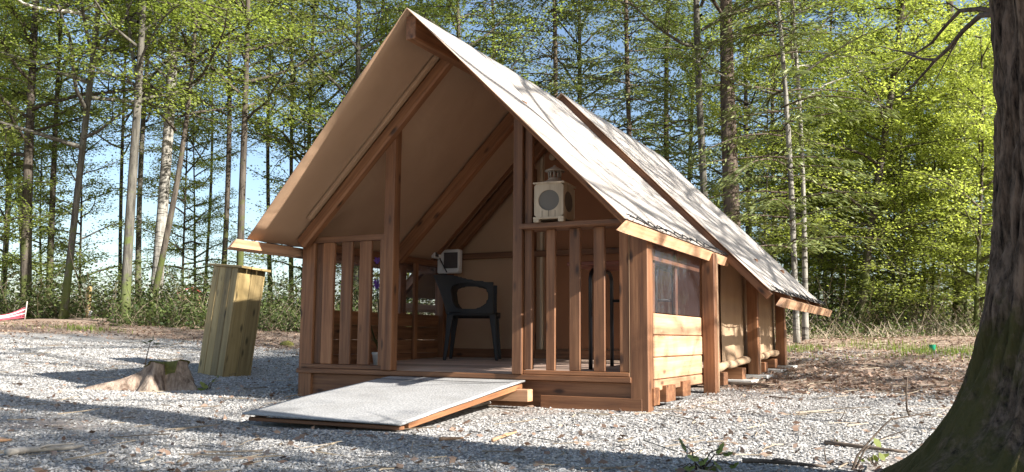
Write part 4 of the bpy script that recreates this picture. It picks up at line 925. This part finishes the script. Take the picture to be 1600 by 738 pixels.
grass('sparse green tufts near the left edge of the clearing', sp, .07)
# ------------------------------------------------------------------ small things on the ground
def gpt(u, v):
    d = ray(u, v); lo = None
    for k in range(1, 6000):
        p = CAM+d*(k*4e-6*(1+k*.003))
        if p[2] < ground_z(p[0], p[1]): return p
    return p
def stick(name, label, a, b_, r0, m='stick', bend=.04, lift=0.0, branches=0, cat='stick'):
    A, B = gpt(*a), gpt(*b_); n = 7; P = []
    for i in range(n):
        t_ = i/(n-1); p = A*(1-t_)+B*t_; k = bend*math.sin(t_*5.2+1)*np.linalg.norm(B-A)*.25; q = np.array([p[0]-(B-A)[1]*k, p[1]+(B-A)[0]*k, 0]); q[2] = ground_z(q[0], q[1])+r0*.8+.006+lift*t_; P.append(q)
    t = empty(name, P[0]); tag(t, label, cat); mb = MB(); mb.tube(P, [r0*(1-.45*i/(n-1)) for i in range(n)], 7); mb.build('stem', [M[m]], t, True)
    for k in range(branches):
        p = P[2+k]; d = Vector(B-A).normalized(); sd_ = Vector((-d.y, d.x, 0))*(1 if k % 2 else -1); L = np.linalg.norm(B-A)*.3
        mb = MB(); q = [Vector(p), Vector(p)+(d*.5+sd_*.4)*L*.5+Vector((0, 0, .015)), Vector(p)+(d*.8+sd_*.8)*L+Vector((0, 0, .02+lift*.4))]; mb.tube(q, [r0*.5, r0*.38, r0*.2], 6); mb.build('side_twig', [M[m]], t, True)
    return t
stick('fallen_branch', 'weathered branch lying in the shade at bottom left', (18, 716), (128, 703), .016, 'pale_stick', .5, 0, 1)
stick('fallen_branch', 'pale short stick at the bottom left edge', (-8, 694), (18, 692), .010, 'fresh_chip')
stick('fallen_branch', 'dark log lying on the gravel beside the big trunk', (1288, 697), (1418, 712), .012, 'stick', .2)
stick('fallen_branch', 'long brown branch on the ground by second side post', (1134, 604), (1195, 606), .022, 'stick', .1)
stick('fallen_branch', 'thin dark twig on white gravel right of the cabin', (1202, 622), (1240, 626), .006, 'stick')
stick('wood_chip', 'orange splinter of wood on gravel, below the ramp side', (686, 691), (724, 690), .011, 'fresh_chip', .1, 0, 0, 'wood chip')
stick('wood_chip', 'forked orange splinter of wood right of the ramp foot', (770, 693), (806, 683), .010, 'fresh_chip', .1, .01, 1, 'wood chip')
stick('wood_chip', 'pale bark piece lying against the ramp right side', (735, 640), (768, 633), .018, 'pale_stick', .1, 0, 0, 'bark')
stick('fallen_branch', 'dark bark strip along the bottom edge by the leafy plant', (1160, 726), (1290, 735), .011, 'stick', .3, 0, 1)
# upright shoots at lower right
def shoot(label, pts, y0, y1, r0, leafs=()):
    P = []
    for i, (u, v) in enumerate(pts):
        yy = y0+(y1-y0)*i/(len(pts)-1); d = ray(u, v); P.append(CAM+d*((yy-CAM[1])/d[1]))
    P[0] = np.array([P[0][0], P[0][1], ground_z(P[0][0], P[0][1])-.02])
    t = empty('bare_shoot', P[0]); tag(t, label, 'twig'); mb = MB(); mb.tube(P, [r0*(1-.6*i/(len(P)-1)) for i in range(len(P))], 6); mb.build('stem', [M['bark_brown']], t, True)
    for (u, v, yy, s_) in leafs:
        d = ray(u, v); p = Vector(CAM+d*((yy-CAM[1])/d[1])); a = Vector(rt)*s_*.45+Vector((0, 0, -s_*.6)); b_ = Vector(rt)*s_*.5+Vector((0, .2*s_, s_*.35))
        link('leaf', npmesh('leaf', [p-a, p-a*.3+b_*.6, p+a*.4+b_*.55, p+a, p+a*.4-b_*.55, p-a*.3-b_*.6], [(0, 1, 2, 3, 4, 5)], M['leaf_mid'], False, [.5]*6), t)
def gy(u, v): return float(gpt(u, v)[1])
yy = gy(1330, 736); shoot('arching bare bramble cane in front of the big trunk', [(1328, 737), (1340, 712), (1358, 690), (1378, 668), (1392, 655), (1425, 650), (1460, 642)], yy, yy+.3, .006, ((1371, 692, yy+.1, .035),))
shoot('second arching cane with a single leaf before the big trunk', [(1332, 737), (1350, 705), (1366, 690), (1390, 681), (1418, 672)], yy+.02, yy+.2, .005, ((1378, 714, yy+.1, .03), (1368, 716, yy+.1, .025)))
yy = gy(1420, 652); shoot('thin upright sapling stem on the litter left of big trunk', [(1424, 652), (1417, 640), (1416, 615), (1418, 590)], yy, yy+.03, .008)
yy = gy(1290, 722); shoot('short upright twig between leafy plant and big trunk', [(1291, 724), (1289, 710), (1287, 697)], yy, yy, .004)
yy = gy(1311, 657); shoot('short bent twig standing in the gravel right of the cabin', [(1310, 657), (1318, 648), (1322, 636)], yy, yy, .004)
# leafy plants
def leafy(name, label, u, v, leaves_, size):
    p = gpt(u, v); t = empty(name, p); tag(t, label, 'plant')
    for (du, dv, s_, an) in leaves_:
        d = ray(u+du, v+dv); dist = float(np.linalg.norm(p-CAM)); q = Vector(CAM+d/np.linalg.norm(d)*(dist+random.uniform(-.06, .06)))
        mb = MB(); mb.tube([Vector(p)+Vector((random.uniform(-.02, .02), random.uniform(-.02, .02), -.01)), (Vector(p)+q)/2+Vector((0, 0, .03)), q], [.0035, .003, .002], 5); mb.build('stalk', [M['bark_brown']], t, True)
        a = (Vector(rt)*math.cos(an)+Vector((0, -.5, math.sin(an)*.8))).normalized()*size*s_; b_ = a.cross(Vector((.3, -.5, .8))).normalized()*size*s_*.62
        V = []; F = []; n = 14
        for k in range(n):
            th = 2*math.pi*k/n; r0 = 1+.22*(k % 2); V.append(q+a*math.cos(th)*r0+b_*math.sin(th)*r0+Vector((0, 0, .12*size*math.cos(2*th))))
        V.append(q+Vector((0, 0, -.1*size))); F = [(k, (k+1) % n, n) for k in range(n)]
        link('leaf', npmesh('leaf', V, F, M['leaf_mid'], False, [random.random()]*(n+1)), t)
leafy('bramble_plant', 'leafy green plant at the bottom edge below the cabin corner', 1095, 737, [(-28, -42, 1.1, 1.9), (-12, -22, .9, 2.8), (4, -16, .8, .6), (30, -36, .9, .9), (42, -28, .7, .2), (14, -4, .9, 3.4), (-18, -6, .8, .2), (52, -10, .7, .5), (26, -10, .8, 2.2), (-34, -2, .6, 2.9)], .030)
leafy('bramble_plant', 'small low green plant between the bare canes by big trunk', 1368, 726, [(-22, -8, .7, 2.6), (-6, -10, .8, .5), (12, -14, .9, .2), (0, 2, .6, 3.), (-30, -2, .5, 2.2)], .026)
leafy('bramble_plant', 'small light green plant at the right foot of stump', 325, 610, [(-6, -8, .9, 2.2), (4, -12, 1.0, .8), (10, -16, .7, .4), (-10, -2, .7, 3.0), (16, -22, .4, .3)], .045)
leafy('bramble_plant', 'tiny yellow-green plant on gravel beside the dark log', 1302, 697, [(-6, -3, .7, 2.2), (4, -5, .7, .8), (10, -2, .6, .4)], .022)
# mossy stone by the cabin's left corner
p = gpt(449, 541); bmv = MB(); V = []; F = []; na, nh = 16, 8
for j in range(nh+1):
    ph = math.pi*j/nh-math.pi/2
    for i in range(na): a = 2*math.pi*i/na; k = 1+.25*vnoise(math.cos(a)*2+j*.2, math.sin(a)*2, 1.3, 5); V.append((p[0]+.11*k*math.cos(ph)*math.cos(a), p[1]+.10*k*math.cos(ph)*math.sin(a), p[2]+.01+.07*k*math.sin(ph)))
bmv.add(V, [(j*na+i, j*na+(i+1) % na, (j+1)*na+(i+1) % na, (j+1)*na+i) for j in range(nh) for i in range(na)])
tag(bmv.build('mossy_stone', [M['moss']], None, True), 'small yellow mossy lump between plank box and cabin corner', 'stone')
# striped plastic barrier net at the left edge
A, B = gpt(-30, 505), gpt(38, 500); t = empty('barrier_net', A); tag(t, 'sagging red and white plastic barrier net at left edge', 'net')
def npnt(a, b_): sag = -.08*math.sin(math.pi*min(1, a)); return Vector(A*(1-a)+B*a)+Vector((0, 0, .02+(.13+.07*a)*b_+sag*b_+.03*a))
for j in range(6):
    mb = MB(); r0 = .010 if j % 2 else .016; mb.tube([npnt(i/12, j/5) for i in range(13)], r0, 5); mb.build('strand', [M['pink_net'] if j != 2 and j != 4 else M['white_net']], t, True)
for i in range(13):
    mb = MB(); mb.tube([npnt(i/12, j/5) for j in range(6)], .010, 5); mb.build('cross_strand', [M['pink_net']], t, True)
mb = MB(); mb.tube([npnt(1, 0)+Vector((0, 0, -.15)), npnt(1, 1)+Vector((.05, 0, .12))], .012, 6); mb.build('stake', [M['pale_stick']], t, True)
# marker stake with white tag
p = gpt(137, 497); t = empty('marker_stake', p); tag(t, 'wooden marker stake with small white tag at foot of left wood', 'stake')
mb = MB(); mb.box((p[0]-.035, p[1]-.03, p[2]-.1), (p[0]+.035, p[1]+.03, p[2]+.66)); mb.build('post', [M['treated']], t)
for k in (.22, .38, .54): mb = MB(); mb.box((p[0]-.038, p[1]-.033, p[2]+k), (p[0]+.038, p[1]+.033, p[2]+k+.012)); mb.build('band', [M['cord']], t)
q = p+rt*.085; mb = MB(); mb.box((q[0]-.05, q[1]-.055, q[2]+.04), (q[0]+.05, q[1]-.035, q[2]+.15)); mb.build('tag', [M['white']], t)
# far hut with red roof
hx, hy = at_dist(294, 40); hz = plane_pt(294, 470, 40)[2]; gzh = ground_z(hx, hy)
t = empty('garden_hut', (hx, hy, gzh), (0, 0, YAW+.5)); tag(t, 'far small hut with dull red roof behind the left trunks', 'hut')
zt = plane_pt(294, 449, 40)[2]-gzh; ze = plane_pt(294, 461, 40)[2]-gzh
mb = MB(); mb.box((-.6, -.5, -.2), (.6, .5, ze-.02)); mb.build('wall', [M['plank']], t, keep=False)
for s in (-1, 1):
    mb = MB(); mb.add([(0, -.6, zt), (0, .6, zt), (s*.72, .6, ze), (s*.72, -.6, ze), (0, -.6, zt-.04), (0, .6, zt-.04), (s*.72, .6, ze-.04), (s*.72, -.6, ze-.04)], [(0, 1, 2, 3), (7, 6, 5, 4), (0, 3, 7, 4), (1, 5, 6, 2), (2, 6, 7, 3), (0, 4, 5, 1)]); mb.build('roof', [M['red_paint']], t, keep=False)
# green plastic cup on the litter
p = gpt(1457, 549); mb = MB(); mb.lathe([(.035, 0), (.042, .05), (.048, .09), (.048, .095), (.042, .095), (.036, .02), (.004, .015)], 20, tuple(p))
tag(mb.build('plastic_cup', [M['green_plastic']], None, True), 'small green plastic cup on the litter left of big trunk', 'cup')
